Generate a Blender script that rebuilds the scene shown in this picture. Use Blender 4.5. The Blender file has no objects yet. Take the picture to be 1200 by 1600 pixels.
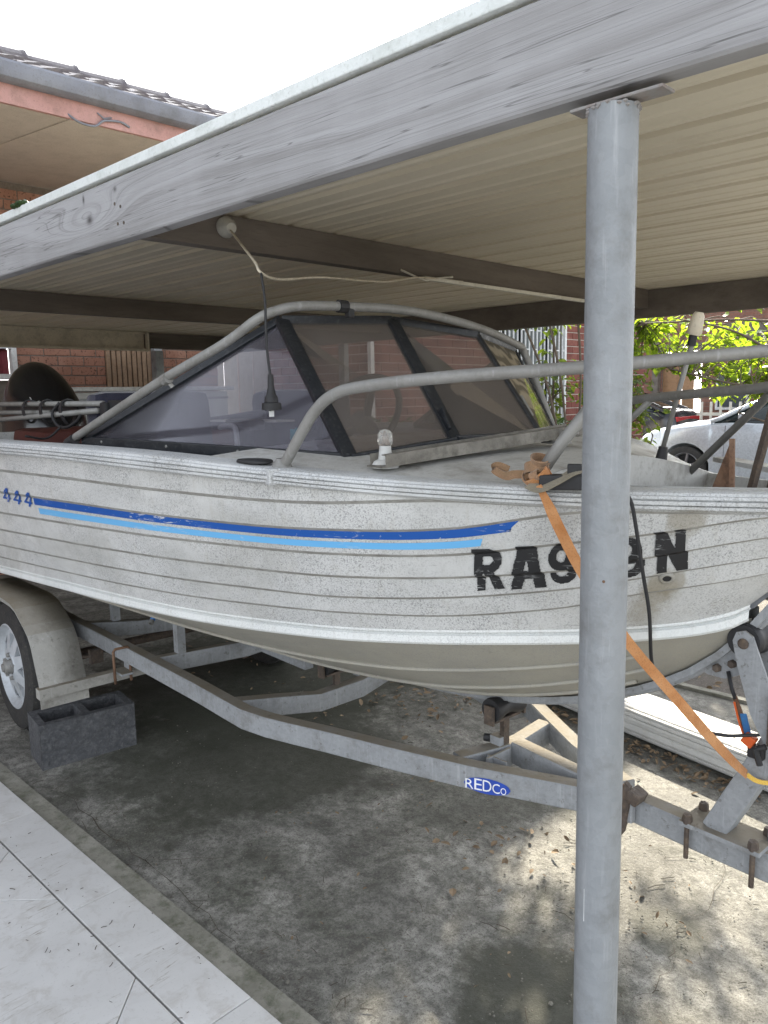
import bpy, bmesh, math, random
from mathutils import Vector, Matrix
from mathutils.bvhtree import BVHTree
from mathutils import noise as mnoise
random.seed(11)
S = bpy.context.scene
COL = S.collection
R = math.radians

# ---------------------------------------------------------------- camera
HC = 1.5
AZ, PITCH, ROLL = R(44.34), R(8.47), R(1.01)
fw = Vector((-math.sin(AZ)*math.cos(PITCH), math.cos(AZ)*math.cos(PITCH), -math.sin(PITCH)))
rt = Vector((math.cos(AZ), math.sin(AZ), 0))
dn = fw.cross(rt)
if dn.z > 0: dn = -dn
rt2 = rt*math.cos(ROLL) + dn*math.sin(ROLL)
dn2 = -rt*math.sin(ROLL) + dn*math.cos(ROLL)
cd = bpy.data.cameras.new('camera'); cam = bpy.data.objects.new('camera', cd); COL.objects.link(cam)
cd.sensor_fit = 'HORIZONTAL'; cd.sensor_width = 36; cd.lens = 36*1231/1200
cd.clip_start = 0.05; cd.clip_end = 600
m = Matrix((rt2, -dn2, -fw)).transposed().to_4x4(); m.translation = Vector((0, 0, HC))
cam.matrix_world = m
S.camera = cam

# ---------------------------------------------------------------- light
SUN = Vector((-1.05, 1.75, 1.0)).normalized()          # towards the sun
w = bpy.data.worlds.new('World'); S.world = w; w.use_nodes = True
nt = w.node_tree; bg = nt.nodes['Background']
sky = nt.nodes.new('ShaderNodeTexSky'); sky.sky_type = 'NISHITA'; sky.sun_disc = False
sky.sun_elevation = math.asin(SUN.z); sky.sun_rotation = math.atan2(SUN.x, SUN.y)
sky.air_density = 1.0; sky.dust_density = 2.5; sky.ozone_density = 1.0
# thin bright high cloud: the blue is washed towards its own brightness
bw = nt.nodes.new('ShaderNodeRGBToBW'); nt.links.new(sky.outputs[0], bw.inputs[0])
mx = nt.nodes.new('ShaderNodeMix'); mx.data_type = 'RGBA'; mx.inputs[0].default_value = .85
wm = nt.nodes.new('ShaderNodeMix'); wm.data_type = 'RGBA'; wm.blend_type = 'MULTIPLY'; wm.inputs[0].default_value = 1; wm.inputs[7].default_value = (1.03, 1.05, 1.08, 1)
nt.links.new(bw.outputs[0], wm.inputs[6]); nt.links.new(sky.outputs[0], mx.inputs[6]); nt.links.new(wm.outputs[2], mx.inputs[7])
nt.links.new(mx.outputs[2], bg.inputs[0]); bg.inputs[1].default_value = 0.15
sd = bpy.data.lights.new('sun', 'SUN'); sd.energy = 3.3; sd.angle = R(0.6); sd.color = (1, .90, .72)
so = bpy.data.objects.new('sun', sd); COL.objects.link(so)
so.rotation_euler = SUN.to_track_quat('Z', 'Y').to_euler()
S.view_settings.view_transform = 'Standard'; S.view_settings.look = 'None'
S.view_settings.gamma = 1; S.view_settings.use_curve_mapping = False
S.view_settings.exposure = 2.4
S.render.engine = 'CYCLES'
S.cycles.max_bounces = 7; S.cycles.diffuse_bounces = 4; S.cycles.transparent_max_bounces = 12

# ---------------------------------------------------------------- helpers
def tag(o, label=None, cat=None, group=None, kind=None):
    if label: o['label'] = label
    if cat: o['category'] = cat
    if group: o['group'] = group
    if kind: o['kind'] = kind
    return o

def wloc(o):
    v = Vector((0, 0, 0))
    while o is not None:
        v = v + o.location; o = o.parent
    return v

def empty(name, loc, label=None, cat=None, group=None):
    o = bpy.data.objects.new(name, None); COL.objects.link(o)
    o.location = loc; o.empty_display_size = .1
    return tag(o, label, cat, group)

class MB:
    """collects shapes in world coordinates and links them as one mesh object"""
    def __init__(s): s.v = []; s.f = []; s.mi = []; s.cur = 0
    def add(s, vs, fs):
        b = len(s.v); s.v += [tuple(v) for v in vs]
        for f in fs: s.f.append(tuple(i+b for i in f)); s.mi.append(s.cur)
        return s
    def box(s, c, d, mat=None, bev=0):
        x, y, z = d[0]/2, d[1]/2, d[2]/2
        if bev:
            bm = bmesh.new(); bmesh.ops.create_cube(bm, size=1)
            bmesh.ops.scale(bm, vec=d, verts=bm.verts)
            bmesh.ops.bevel(bm, geom=list(bm.edges), offset=bev, segments=2, affect='EDGES', profile=.6)
            vs = [v.co.copy() for v in bm.verts]; fs = [[v.index for v in f.verts] for f in bm.faces]; bm.free()
        else:
            vs = [Vector((sx*x, sy*y, sz*z)) for sx in (-1, 1) for sy in (-1, 1) for sz in (-1, 1)]
            fs = [(0, 1, 3, 2), (4, 6, 7, 5), (0, 4, 5, 1), (2, 3, 7, 6), (0, 2, 6, 4), (1, 5, 7, 3)]
        c = Vector(c)
        vs = [(mat @ v if mat else v)+c for v in vs]
        return s.add(vs, fs)
    def beam(s, a, b, w_, h, up=Vector((0, 0, 1)), bev=0):
        """box running a->b, w_ across, h along up"""
        a = Vector(a); b = Vector(b); d = (b-a); L = d.length; d.normalize()
        side = d.cross(up).normalized(); u = side.cross(d).normalized()
        m3 = Matrix((d, -side, u)).transposed()
        return s.box((a+b)/2, (L, w_, h), m3, bev)
    def tube(s, pts, r, n=10, caps=True, radii=None):
        pts = [Vector(p) for p in pts]; k = len(pts); rings = []
        t0 = (pts[1]-pts[0]).normalized()
        ref = Vector((0, 0, 1)) if abs(t0.z) < .9 else Vector((1, 0, 0))
        nrm = (ref - t0*ref.dot(t0)).normalized()
        vs = []
        for i, p in enumerate(pts):
            t = (pts[min(i+1, k-1)]-pts[max(i-1, 0)]).normalized()
            nrm = (nrm - t*nrm.dot(t)).normalized(); bn = t.cross(nrm)
            rr = radii[i] if radii else r
            for j in range(n):
                a = 2*math.pi*j/n
                vs.append(p + (nrm*math.cos(a)+bn*math.sin(a))*rr)
        fs = []
        for i in range(k-1):
            for j in range(n):
                a = i*n+j; b = i*n+(j+1) % n
                fs.append((a, b, b+n, a+n))
        if caps:
            fs.append(tuple(reversed(range(n)))); fs.append(tuple(range((k-1)*n, k*n)))
        return s.add(vs, fs)
    def ribbon(s, pts, width, across, th=.002):
        """flat strap along pts; across = list of (or one) width direction"""
        pts = [Vector(p) for p in pts]; vs = []; k = len(pts)
        for i, p in enumerate(pts):
            a = Vector(across[i] if isinstance(across, list) else across).normalized()
            t = (pts[min(i+1, k-1)]-pts[max(i-1, 0)]).normalized()
            a = (a - t*a.dot(t)).normalized(); nn = t.cross(a)
            wd = width[i] if isinstance(width, list) else width
            for sx, sn in ((-1, -1), (1, -1), (1, 1), (-1, 1)):
                vs.append(p + a*wd/2*sx + nn*th/2*sn)
        fs = []
        for i in range(k-1):
            for j in range(4):
                a = i*4+j; b = i*4+(j+1) % 4
                fs.append((a, b, b+4, a+4))
        fs.append((3, 2, 1, 0)); fs.append(tuple(range((k-1)*4, k*4)))
        return s.add(vs, fs)
    def lathe(s, prof, c, axis=(0, 0, 1), n=24):
        """prof = [(r, h)] along axis"""
        ax = Vector(axis).normalized(); ref = Vector((1, 0, 0)) if abs(ax.x) < .9 else Vector((0, 1, 0))
        u = ax.cross(ref).normalized(); v_ = ax.cross(u); c = Vector(c); vs = []
        for r_, h in prof:
            for j in range(n):
                a = 2*math.pi*j/n
                vs.append(c + ax*h + (u*math.cos(a)+v_*math.sin(a))*r_)
        fs = []
        for i in range(len(prof)-1):
            for j in range(n):
                a = i*n+j; b = i*n+(j+1) % n
                fs.append((a, b, b+n, a+n))
        return s.add(vs, fs)
    def prism(s, poly, a, b):
        """poly: list of 3D offsets, extruded from a to b (vectors added)"""
        a = Vector(a); b = Vector(b); n = len(poly)
        vs = [Vector(p)+a for p in poly]+[Vector(p)+b for p in poly]
        fs = [tuple(reversed(range(n))), tuple(range(n, 2*n))]
        for j in range(n): fs.append((j, (j+1) % n, n+(j+1) % n, n+j))
        return s.add(vs, fs)
    def grid(s, rows):
        k = len(rows[0]); vs = [p for r_ in rows for p in r_]; fs = []
        for i in range(len(rows)-1):
            for j in range(k-1):
                a = i*k+j; fs.append((a, a+1, a+k+1, a+k))
        return s.add(vs, fs)
    def build(s, name, mat, parent=None, smooth=False, fix=True, auto=None):
        off = wloc(parent) if parent else Vector((0, 0, 0))
        me = bpy.data.meshes.new(name)
        me.from_pydata([tuple(Vector(v)-off) for v in s.v], [], s.f)
        mats = mat if isinstance(mat, (list, tuple)) else [mat]
        for mm in mats: me.materials.append(mm)
        if len(mats) > 1:
            for p_, i in zip(me.polygons, s.mi): p_.material_index = i
        if fix:
            bm = bmesh.new(); bm.from_mesh(me); bmesh.ops.recalc_face_normals(bm, faces=bm.faces); bm.to_mesh(me); bm.free()
        if smooth:
            me.polygons.foreach_set('use_smooth', [True]*len(me.polygons))
            if smooth is not True:
                me.set_sharp_from_angle(angle=R(smooth))
        me.update()
        o = bpy.data.objects.new(name, me); COL.objects.link(o)
        if parent: o.parent = parent
        return o

def share(name, me, parent, wpos, rot=None, scale=None):
    o = bpy.data.objects.new(name, me); COL.objects.link(o)
    o.parent = parent; o.location = Vector(wpos) - (wloc(parent) if parent else Vector((0, 0, 0)))
    if rot: o.rotation_euler = rot
    if scale: o.scale = scale
    return o

def catmull(keys, n):
    """keys: list of tuples, first value the parameter -> function(u)"""
    def f(u):
        k = len(keys)
        if u <= keys[0][0]: return keys[0][1:]
        if u >= keys[-1][0]: return keys[-1][1:]
        i = 0
        while keys[i+1][0] < u: i += 1
        p1, p2 = keys[i], keys[i+1]
        p0 = keys[max(i-1, 0)]; p3 = keys[min(i+2, k-1)]
        h = p2[0]-p1[0]; t = (u-p1[0])/h; out = []
        for c in range(1, len(p1)):
            m1 = (p2[c]-p0[c])/max(p2[0]-p0[0], 1e-6)*h
            m2 = (p3[c]-p1[c])/max(p3[0]-p1[0], 1e-6)*h
            t2, t3 = t*t, t*t*t
            out.append((2*t3-3*t2+1)*p1[c]+(t3-2*t2+t)*m1+(-2*t3+3*t2)*p2[c]+(t3-t2)*m2)
        return tuple(out)
    return f

def smooth_path(pts, per=6):
    ks = [(float(i),)+tuple(p) for i, p in enumerate(pts)]
    f = catmull(ks, 0); n = (len(pts)-1)*per
    return [Vector(f(i/per)) for i in range(n+1)]

# boat / trailer frame: x to the bow, y away from the camera, z up
BT = R(-4.5); BO = Vector((-1.0, 1.79, 0))
BE1 = Vector((math.cos(BT), math.sin(BT), 0)); BE2 = Vector((-math.sin(BT), math.cos(BT), 0))
def B(x, y, z): return BO + BE1*x + BE2*y + Vector((0, 0, z))
def BV(x, y, z): return BE1*x + BE2*y + Vector((0, 0, z))

# ---------------------------------------------------------------- materials
class N:
    def __init__(s, name):
        s.m = bpy.data.materials.new(name); s.m.use_nodes = True; s.t = s.m.node_tree
        s.b = s.t.nodes['Principled BSDF']; s.out = s.t.nodes['Material Output']
    def n(s, typ, **kw):
        x = s.t.nodes.new(typ)
        for k, v in kw.items(): setattr(x, k, v)
        return x
    def l(s, a, b): s.t.links.new(a, b)
    def coord(s, scale=(1, 1, 1), kind='Object', rot=(0, 0, 0)):
        tc = s.n('ShaderNodeTexCoord'); mp = s.n('ShaderNodeMapping')
        mp.inputs['Scale'].default_value = scale; mp.inputs['Rotation'].default_value = rot
        s.l(tc.outputs[kind], mp.inputs[0]); return mp.outputs[0]
    def noise(s, co, scale, detail=4, rough=.55, dist=0):
        x = s.n('ShaderNodeTexNoise'); x.inputs['Scale'].default_value = scale
        x.inputs['Detail'].default_value = detail; x.inputs['Roughness'].default_value = rough
        x.inputs['Distortion'].default_value = dist
        s.l(co, x.inputs['Vector']); return x.outputs[0]
    def vor(s, co, scale, out='Distance', rnd=1):
        x = s.n('ShaderNodeTexVoronoi'); x.inputs['Scale'].default_value = scale
        x.inputs['Randomness'].default_value = rnd
        s.l(co, x.inputs['Vector']); return x.outputs[out]
    def ramp(s, fac, stops):
        x = s.n('ShaderNodeValToRGB'); e = x.color_ramp.elements
        while len(e) < len(stops): e.new(.5)
        for el, (p, c) in zip(e, stops):
            el.position = p; el.color = (c, c, c, 1) if isinstance(c, (int, float)) else (c[0], c[1], c[2], 1)
        s.l(fac, x.inputs[0]); return x.outputs[0]
    def math(s, op, a, b=None, c=None):
        x = s.n('ShaderNodeMath', operation=op)
        for i, v in enumerate((a, b, c)):
            if v is None: continue
            if isinstance(v, (int, float)): x.inputs[i].default_value = v
            else: s.l(v, x.inputs[i])
        return x.outputs[0]
    def mix(s, fac, a, b, blend='MIX'):
        x = s.n('ShaderNodeMix', data_type='RGBA', blend_type=blend)
        for i, v in ((0, fac), (6, a), (7, b)):
            if isinstance(v, (int, float)): x.inputs[i].default_value = v if i == 0 else (v, v, v, 1)
            elif isinstance(v, (tuple, list)): x.inputs[i].default_value = (v[0], v[1], v[2], 1)
            else: s.l(v, x.inputs[i])
        return x.outputs[2]
    def bump(s, h, dist=.01, strength=1):
        x = s.n('ShaderNodeBump'); x.inputs['Distance'].default_value = dist
        x.inputs['Strength'].default_value = strength
        s.l(h, x.inputs['Height']); s.l(x.outputs[0], s.b.inputs['Normal'])
    def set(s, **kw):
        for k, v in kw.items():
            i = s.b.inputs[k.replace('_', ' ')]
            if isinstance(v, (int, float)): i.default_value = v
            elif isinstance(v, (tuple, list)): i.default_value = (v[0], v[1], v[2], 1)
            else: s.l(v, i)
        return s.m

def grimy(name, c1, c2, scale=6, rough=.6, metal=0, dirt=(.08, .075, .06), dirt_amt=.35, fine=90, bump=.0008, stretch=(1, 1, 1), spec=.4):
    """base colour wandering between c1 and c2, with grime patches and fine speckle"""
    q = N(name); co = q.coord(stretch)
    a = q.noise(co, scale, 6, .6); col = q.mix(q.ramp(a, [(.3, 0), (.7, 1)]), c1, c2)
    f = q.noise(co, fine, 3, .6)
    d = q.noise(co, scale*2.7, 7, .68)
    k = q.math('MULTIPLY', q.ramp(d, [(.47, 0), (.68, 1)]), dirt_amt)
    col = q.mix(k, col, dirt)
    col = q.mix(q.math('MULTIPLY', q.ramp(f, [(.55, 0), (.72, 1)]), .35), col, dirt)
    q.bump(q.mix(.5, f, d), bump*3)
    r_ = q.ramp(d, [(.3, max(rough-.12, .05)), (.7, min(rough+.15, 1))])
    return q.set(Base_Color=col, Roughness=r_, Metallic=metal, Specular_IOR_Level=spec)

def plain(name, c, rough=.5, metal=0, spec=.5):
    q = N(name); co = q.coord()
    a = q.noise(co, 35, 4, .6)
    col = q.mix(q.ramp(a, [(.35, 0), (.75, 1)]), c, tuple(x*.72 for x in c))
    return q.set(Base_Color=col, Roughness=rough, Metallic=metal, Specular_IOR_Level=spec)
M = {}
# ---- concrete of the driveway
def mat_concrete():
    q = N('concrete'); co = q.coord()
    big = q.noise(co, .9, 5, .6, .6); mid = q.noise(co, 3.4, 8, .68, .5); fine = q.noise(co, 26, 8, .72); grit = q.noise(co, 260, 3, .6)
    col = q.mix(q.ramp(mid, [(.34, 0), (.62, 1)]), (.135, .132, .12), (.385, .375, .34))
    col = q.mix(q.math('MULTIPLY', q.ramp(q.noise(co, 1.7, 7, .7, .3), [(.46, 0), (.60, 1)]), .62), col, (.07, .068, .056))   # stains
    col = q.mix(q.math('MULTIPLY', q.ramp(q.noise(co, 2.6, 9, .75, 1.2), [(.50, 0), (.66, 1)]), .7), col, (.060, .066, .044))   # moss
    col = q.mix(q.math('MULTIPLY', q.ramp(fine, [(.44, 0), (.60, 1)]), .6), col, (.06, .058, .05))
    col = q.mix(q.math('MULTIPLY', q.ramp(grit, [(.54, 0), (.66, 1)]), .65), col, (.045, .04, .034))
    g2 = q.noise(q.coord((1.1, .9, 1)), 110, 4, .75)
    col = q.mix(q.math('MULTIPLY', q.ramp(g2, [(.52, 0), (.66, 1)]), .6), col, (.05, .046, .038))
    col = q.mix(q.math('MULTIPLY', q.ramp(g2, [(.30, 1), (.42, 0)]), .35), col, (.46, .44, .39))
    # damp mossy patch by the post, an oily one under the roller; the widest two paint shade under the boat
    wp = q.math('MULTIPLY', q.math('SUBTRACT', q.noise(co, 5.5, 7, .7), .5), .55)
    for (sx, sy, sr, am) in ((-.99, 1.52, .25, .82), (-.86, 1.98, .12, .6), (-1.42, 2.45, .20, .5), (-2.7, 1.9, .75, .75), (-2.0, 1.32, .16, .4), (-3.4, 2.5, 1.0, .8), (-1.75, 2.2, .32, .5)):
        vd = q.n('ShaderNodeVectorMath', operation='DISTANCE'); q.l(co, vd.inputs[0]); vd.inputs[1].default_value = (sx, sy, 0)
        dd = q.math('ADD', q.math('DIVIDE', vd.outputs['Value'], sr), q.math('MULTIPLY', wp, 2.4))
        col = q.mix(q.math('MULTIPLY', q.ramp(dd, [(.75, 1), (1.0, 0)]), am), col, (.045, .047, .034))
    sp = q.ramp(q.vor(co, 46), [(.035, 1), (.07, 0)])
    sp = q.math('MULTIPLY', sp, q.ramp(q.noise(co, 9, 2), [(.5, 0), (.56, 1)]))
    col = q.mix(sp, col, (.035, .03, .025))
    wh = q.ramp(q.vor(q.coord((1.03, .97, 1), rot=(0, 0, .5)), 60), [(.03, 1), (.05, 0)])
    col = q.mix(q.math('MULTIPLY', wh, .55), col, (.62, .62, .58))
    q.bump(q.mix(.3, q.mix(.5, fine, g2), mid), .008)
    return q.set(Base_Color=col, Roughness=q.ramp(mid, [(.3, .72), (.7, .92)]), Specular_IOR_Level=.3)
def mat_soil():
    q = N('soil'); co = q.coord()
    a = q.noise(co, 5, 8, .7); g = q.noise(co, 70, 6, .75)
    col = q.mix(q.ramp(a, [(.35, 0), (.65, 1)]), (.03, .023, .017), (.085, .066, .048))
    col = q.mix(q.ramp(g, [(.55, 0), (.68, 1)]), col, (.16, .13, .10))
    q.bump(q.mix(.5, a, g), .03)
    return q.set(Base_Color=col, Roughness=.75)
def mat_paver():
    q = N('porcelain_tile'); co = q.coord()
    oi = q.n('ShaderNodeObjectInfo')
    a = q.noise(co, 2.5, 7, .65, .8); b = q.noise(co, 16, 6, .7, .6); g = q.noise(co, 150, 3)
    col = q.mix(q.ramp(a, [(.3, 0), (.7, 1)]), (.54, .535, .525), (.655, .65, .64))
    col = q.mix(q.math('MULTIPLY', q.ramp(b, [(.50, 0), (.70, 1)]), .55), col, (.40, .375, .34))
    scr = q.noise(q.coord((30, 3, 1), rot=(0, 0, .9)), 2.2, 6, .7, 1.5)
    m_ = q.math('MULTIPLY', q.ramp(scr, [(.57, 0), (.64, 1)]), q.ramp(q.noise(co, 4, 3), [(.46, 0), (.60, 1)]))
    col = q.mix(q.math('MULTIPLY', m_, .85), col, (.25, .22, .18))
    col = q.mix(q.math('MULTIPLY', q.ramp(g, [(.62, 0), (.72, 1)]), .25), col, (.2, .2, .2))
    col = q.mix(q.math('MULTIPLY', oi.outputs['Random'], .12), col, (.40, .40, .41))
    q.bump(q.mix(.5, a, b), .0012)
    return q.set(Base_Color=col, Roughness=.55, Specular_IOR_Level=.4)
def mat_timber():
    q = N('weathered_timber'); tc = q.n('ShaderNodeTexCoord'); sp = q.n('ShaderNodeSeparateXYZ'); q.l(tc.outputs['Object'], sp.inputs[0])
    x, y, z = sp.outputs
    co = q.coord((1, 1, 1))
    # grain deflects round a knot near one end
    def knot(x0, z0, sx, sz, amp):
        dx = q.math('DIVIDE', q.math('SUBTRACT', x, x0), sx); dz = q.math('DIVIDE', q.math('SUBTRACT', z, z0), sz)
        r2 = q.math('ADD', q.math('MULTIPLY', dx, dx), q.math('MULTIPLY', dz, dz))
        return q.math('MULTIPLY', q.math('EXPONENT', q.math('MULTIPLY', r2, -1)), amp)
    w1 = knot(KX, KZ, .16, .045, .085); w2 = knot(KX-.22, KZ-.03, .3, .05, .05); w3 = knot(KX+1.35, KZ-.02, .5, .08, .03)
    zz = q.math('ADD', q.math('ADD', q.math('ADD', z, w1), w2), w3)
    wob = q.math('MULTIPLY', q.noise(q.coord((.9, 1, 3)), 1.6, 3, .5), .05)
    zz = q.math('ADD', zz, wob)
    cmb = q.n('ShaderNodeCombineXYZ'); q.l(q.math('MULTIPLY', x, .9), cmb.inputs[0]); q.l(zz, cmb.inputs[2]); q.l(q.math('MULTIPLY', y, .9), cmb.inputs[1])
    mp = q.n('ShaderNodeMapping'); mp.inputs['Scale'].default_value = (.42, 8, 62); q.l(cmb.outputs[0], mp.inputs[0])
    g1 = q.noise(mp.outputs[0], .55, 3, .5); g2 = q.noise(mp.outputs[0], 3.2, 5, .65)
    fn = q.noise(q.coord((3, 60, 220)), 1.5, 5, .65)
    col = q.mix(q.ramp(g1, [(.30, 0), (.66, 1)]), (.255, .25, .25), (.375, .375, .385))
    col = q.mix(q.math('MULTIPLY', q.ramp(g2, [(.55, 0), (.63, 1)]), .38), col, (.15, .145, .14))
    col = q.mix(q.math('MULTIPLY', q.ramp(fn, [(.5, 0), (.75, 1)]), .3), col, (.45, .45, .46))
    # faint bleached patches
    col = q.mix(q.math('MULTIPLY', q.ramp(q.noise(co, 3.2, 5, .6), [(.45, 0), (.7, 1)]), .35), col, (.46, .46, .48))
    kn = q.math('ADD', knot(KX, KZ-.012, .018, .012, 1), knot(KX-.03, KZ+.05, .006, .012, 1))
    kn = q.math('MINIMUM', q.math('ADD', kn, knot(KX+.16, KZ+.045, .009, .007, .8)), 1)
    col = q.mix(kn, col, (.085, .08, .08))
    ck = q.noise(q.coord((.8, 1, 46)), 1.3, 2, .4, .2)
    col = q.mix(q.math('MULTIPLY', q.ramp(ck, [(.492, 0), (.499, 1), (.501, 1), (.508, 0)]), .6), col, (.07, .068, .065))
    q.bump(q.mix(.6, g2, fn), .002)
    return q.set(Base_Color=col, Roughness=.85, Specular_IOR_Level=.2)
def mat_hull(name, base1, base2, speck=.75):
    # grime gathers in drifts: see 'patch'
    q = N(name); co = q.coord()
    a = q.noise(co, 2.2, 5, .6); col = q.mix(q.ramp(a, [(.3, 0), (.7, 1)]), base1, base2)
    f = q.noise(co, 240, 3, .65); patch = q.noise(q.coord((1, 1, 1.8)), 3.0, 7, .7, .8)
    k = q.math('MULTIPLY', q.ramp(f, [(.52, 0), (.60, 1)]), q.ramp(patch, [(.37, .12), (.57, 1)]))
    col = q.mix(q.math('MULTIPLY', k, speck), col, (.25, .25, .245))
    f2 = q.noise(co, 420, 2, .7)
    col = q.mix(q.math('MULTIPLY', q.ramp(f2, [(.46, 0), (.62, 1)]), q.ramp(patch, [(.38, .05), (.60, speck*.6)])), col, (.22, .225, .24))
    v = q.noise(q.coord((60, 60, 7)), 1.6, 6, .7, .4)          # vertical runs
    k2 = q.math('MULTIPLY', q.ramp(v, [(.56, 0), (.70, 1)]), q.ramp(q.noise(co, 3.3, 4), [(.42, 0), (.62, 1)]))
    col = q.mix(q.math('MULTIPLY', k2, speck*.7), col, (.15, .145, .13))
    big = q.noise(q.coord((1.2, 1.2, 2.2)), 1.7, 6, .65, .6)
    col = q.mix(q.math('MULTIPLY', q.ramp(big, [(.48, 0), (.66, 1)]), speck*.5), col, (.30, .295, .27))
    sc = q.noise(q.coord((9, 9, 120), rot=(.25, .12, .2)), 1.2, 4, .7, 1.0)   # scratches
    k3 = q.math('MULTIPLY', q.ramp(sc, [(.655, 0), (.68, 1)]), q.ramp(q.noise(co, 7, 2), [(.52, 0), (.6, 1)]))
    col = q.mix(q.math('MULTIPLY', k3, .7), col, (.10, .10, .10))
    ns = q.math('MULTIPLY', q.math('SUBTRACT', q.noise(q.coord((40, 40, 12)), 1, 5, .7), .5), 2.2)
    for (bx, by, bz, br, am) in ((1.812, -.20, .495, .016, .75), (1.800, -.20, .47, .020, .6), (1.785, -.20, .44, .022, .5), (1.768, -.20, .405, .024, .4), (1.75, -.19, .37, .026, .3), (1.875, -.24, .655, .012, .5), (1.868, -.24, .635, .010, .5)):
        pp = BE1*bx+BE2*by; vd = q.n('ShaderNodeVectorMath', operation='DISTANCE'); q.l(co, vd.inputs[0]); vd.inputs[1].default_value = (pp.x, pp.y, bz)
        dd = q.math('ADD', q.math('DIVIDE', q.math('SUBTRACT', vd.outputs['Value'], .03), br), ns)
        col = q.mix(q.math('MULTIPLY', q.ramp(dd, [(.2, 1), (1.2, 0)]), am*.7), col, (.20, .17, .11))
    w_ = q.noise(q.coord((40, 40, 3.0)), 1.0, 3, .6)
    col = q.mix(q.math('MULTIPLY', q.ramp(w_, [(.55, 0), (.8, 1)]), .3), col, (.33, .30, .24))
    q.bump(q.mix(.5, f, patch), .0016)
    return q.set(Base_Color=col, Roughness=q.ramp(patch, [(.3, .42), (.7, .62)]), Specular_IOR_Level=.4)
def mat_steel(name='galvanised_steel', c1=(.17, .18, .19), c2=(.28, .295, .305), dirt=.45, vs=120, va=.25, dusty=False):
    q = N(name); co = q.coord()
    v = q.vor(co, vs, 'Color'); sepn = q.n('ShaderNodeSeparateColor'); q.l(v, sepn.inputs[0])
    a = q.noise(co, 8, 6, .65)
    col = q.mix(q.math('ADD', q.math('MULTIPLY', sepn.outputs[0], va), q.math('MULTIPLY', a, 1.1-va)), c1, c2)
    col = q.mix(q.math('MULTIPLY', q.ramp(q.noise(co, 14, 7, .72), [(.5, 0), (.68, 1)]), dirt), col, (.12, .11, .095))
    st = q.noise(q.coord((80, 80, 6)), 1, 4, .6)
    col = q.mix(q.math('MULTIPLY', q.ramp(st, [(.58, 0), (.72, 1)]), .3), col, (.48, .49, .50))
    if dusty:      # settled dust on upward faces
        gp = q.n('ShaderNodeNewGeometry'); sx = q.n('ShaderNodeSeparateXYZ'); q.l(gp.outputs['True Normal'], sx.inputs[0])
        k = q.math('MULTIPLY', q.ramp(sx.outputs[2], [(.75, 0), (.95, 1)]), q.ramp(q.noise(co, 11, 6, .7), [(.25, .55), (.6, 1)]))
        col = q.mix(k, col, (.20, .175, .135))
        sc_ = q.ramp(q.noise(q.coord((30, 30, 30)), 1.5, 6, .75), [(.60, 0), (.64, 1)])
        col = q.mix(q.math('MULTIPLY', sc_, .5), col, (.10, .09, .08))
    q.bump(q.noise(co, 90, 4), .0015)
    return q.set(Base_Color=col, Roughness=.82 if dusty else .55, Metallic=0 if dusty else .25, Specular_IOR_Level=.15 if dusty else .45)
def mat_brick(name, c1, c2, c3, fleck):
    q = N(name); oi = q.n('ShaderNodeObjectInfo'); co = q.coord()
    tc = q.n('ShaderNodeTexCoord'); gp = q.n('ShaderNodeNewGeometry')
    mp = q.n('ShaderNodeMapping'); q.l(gp.outputs['Position'], mp.inputs[0]); wp = mp.outputs[0]
    col = q.mix(oi.outputs['Random'], c1, c2)
    col = q.mix(q.ramp(q.noise(wp, 6, 4), [(.35, 0), (.65, 1)]), col, c3)
    f = q.noise(wp, 42, 5, .7)
    col = q.mix(q.math('MULTIPLY', q.ramp(f, [(.56, 0), (.63, 1)]), fleck), col, (.045, .028, .024))
    q.bump(f, .004)
    return q.set(Base_Color=col, Roughness=.85, Specular_IOR_Level=.2)
def mat_leaf(name, c1, c2, trans=.55):
    q = N(name); oi = q.n('ShaderNodeObjectInfo'); gp = q.n('ShaderNodeNewGeometry')
    a = q.noise(gp.outputs['Position'], 9, 3)
    col = q.mix(q.math('FRACT', q.math('ADD', q.math('MULTIPLY', a, 5.3), oi.outputs['Random'])), c1, c2)
    tr = q.n('ShaderNodeBsdfTranslucent'); q.l(q.mix(1.0, col, (2.6, 2.5, .7), 'MULTIPLY'), tr.inputs[0])
    ms = q.n('ShaderNodeMixShader'); ms.inputs[0].default_value = trans
    q.set(Base_Color=col, Roughness=.4, Specular_IOR_Level=.45)
    q.l(q.b.outputs[0], ms.inputs[1]); q.l(tr.outputs[0], ms.inputs[2]); q.l(ms.outputs[0], q.out.inputs[0])
    return q.m
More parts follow.
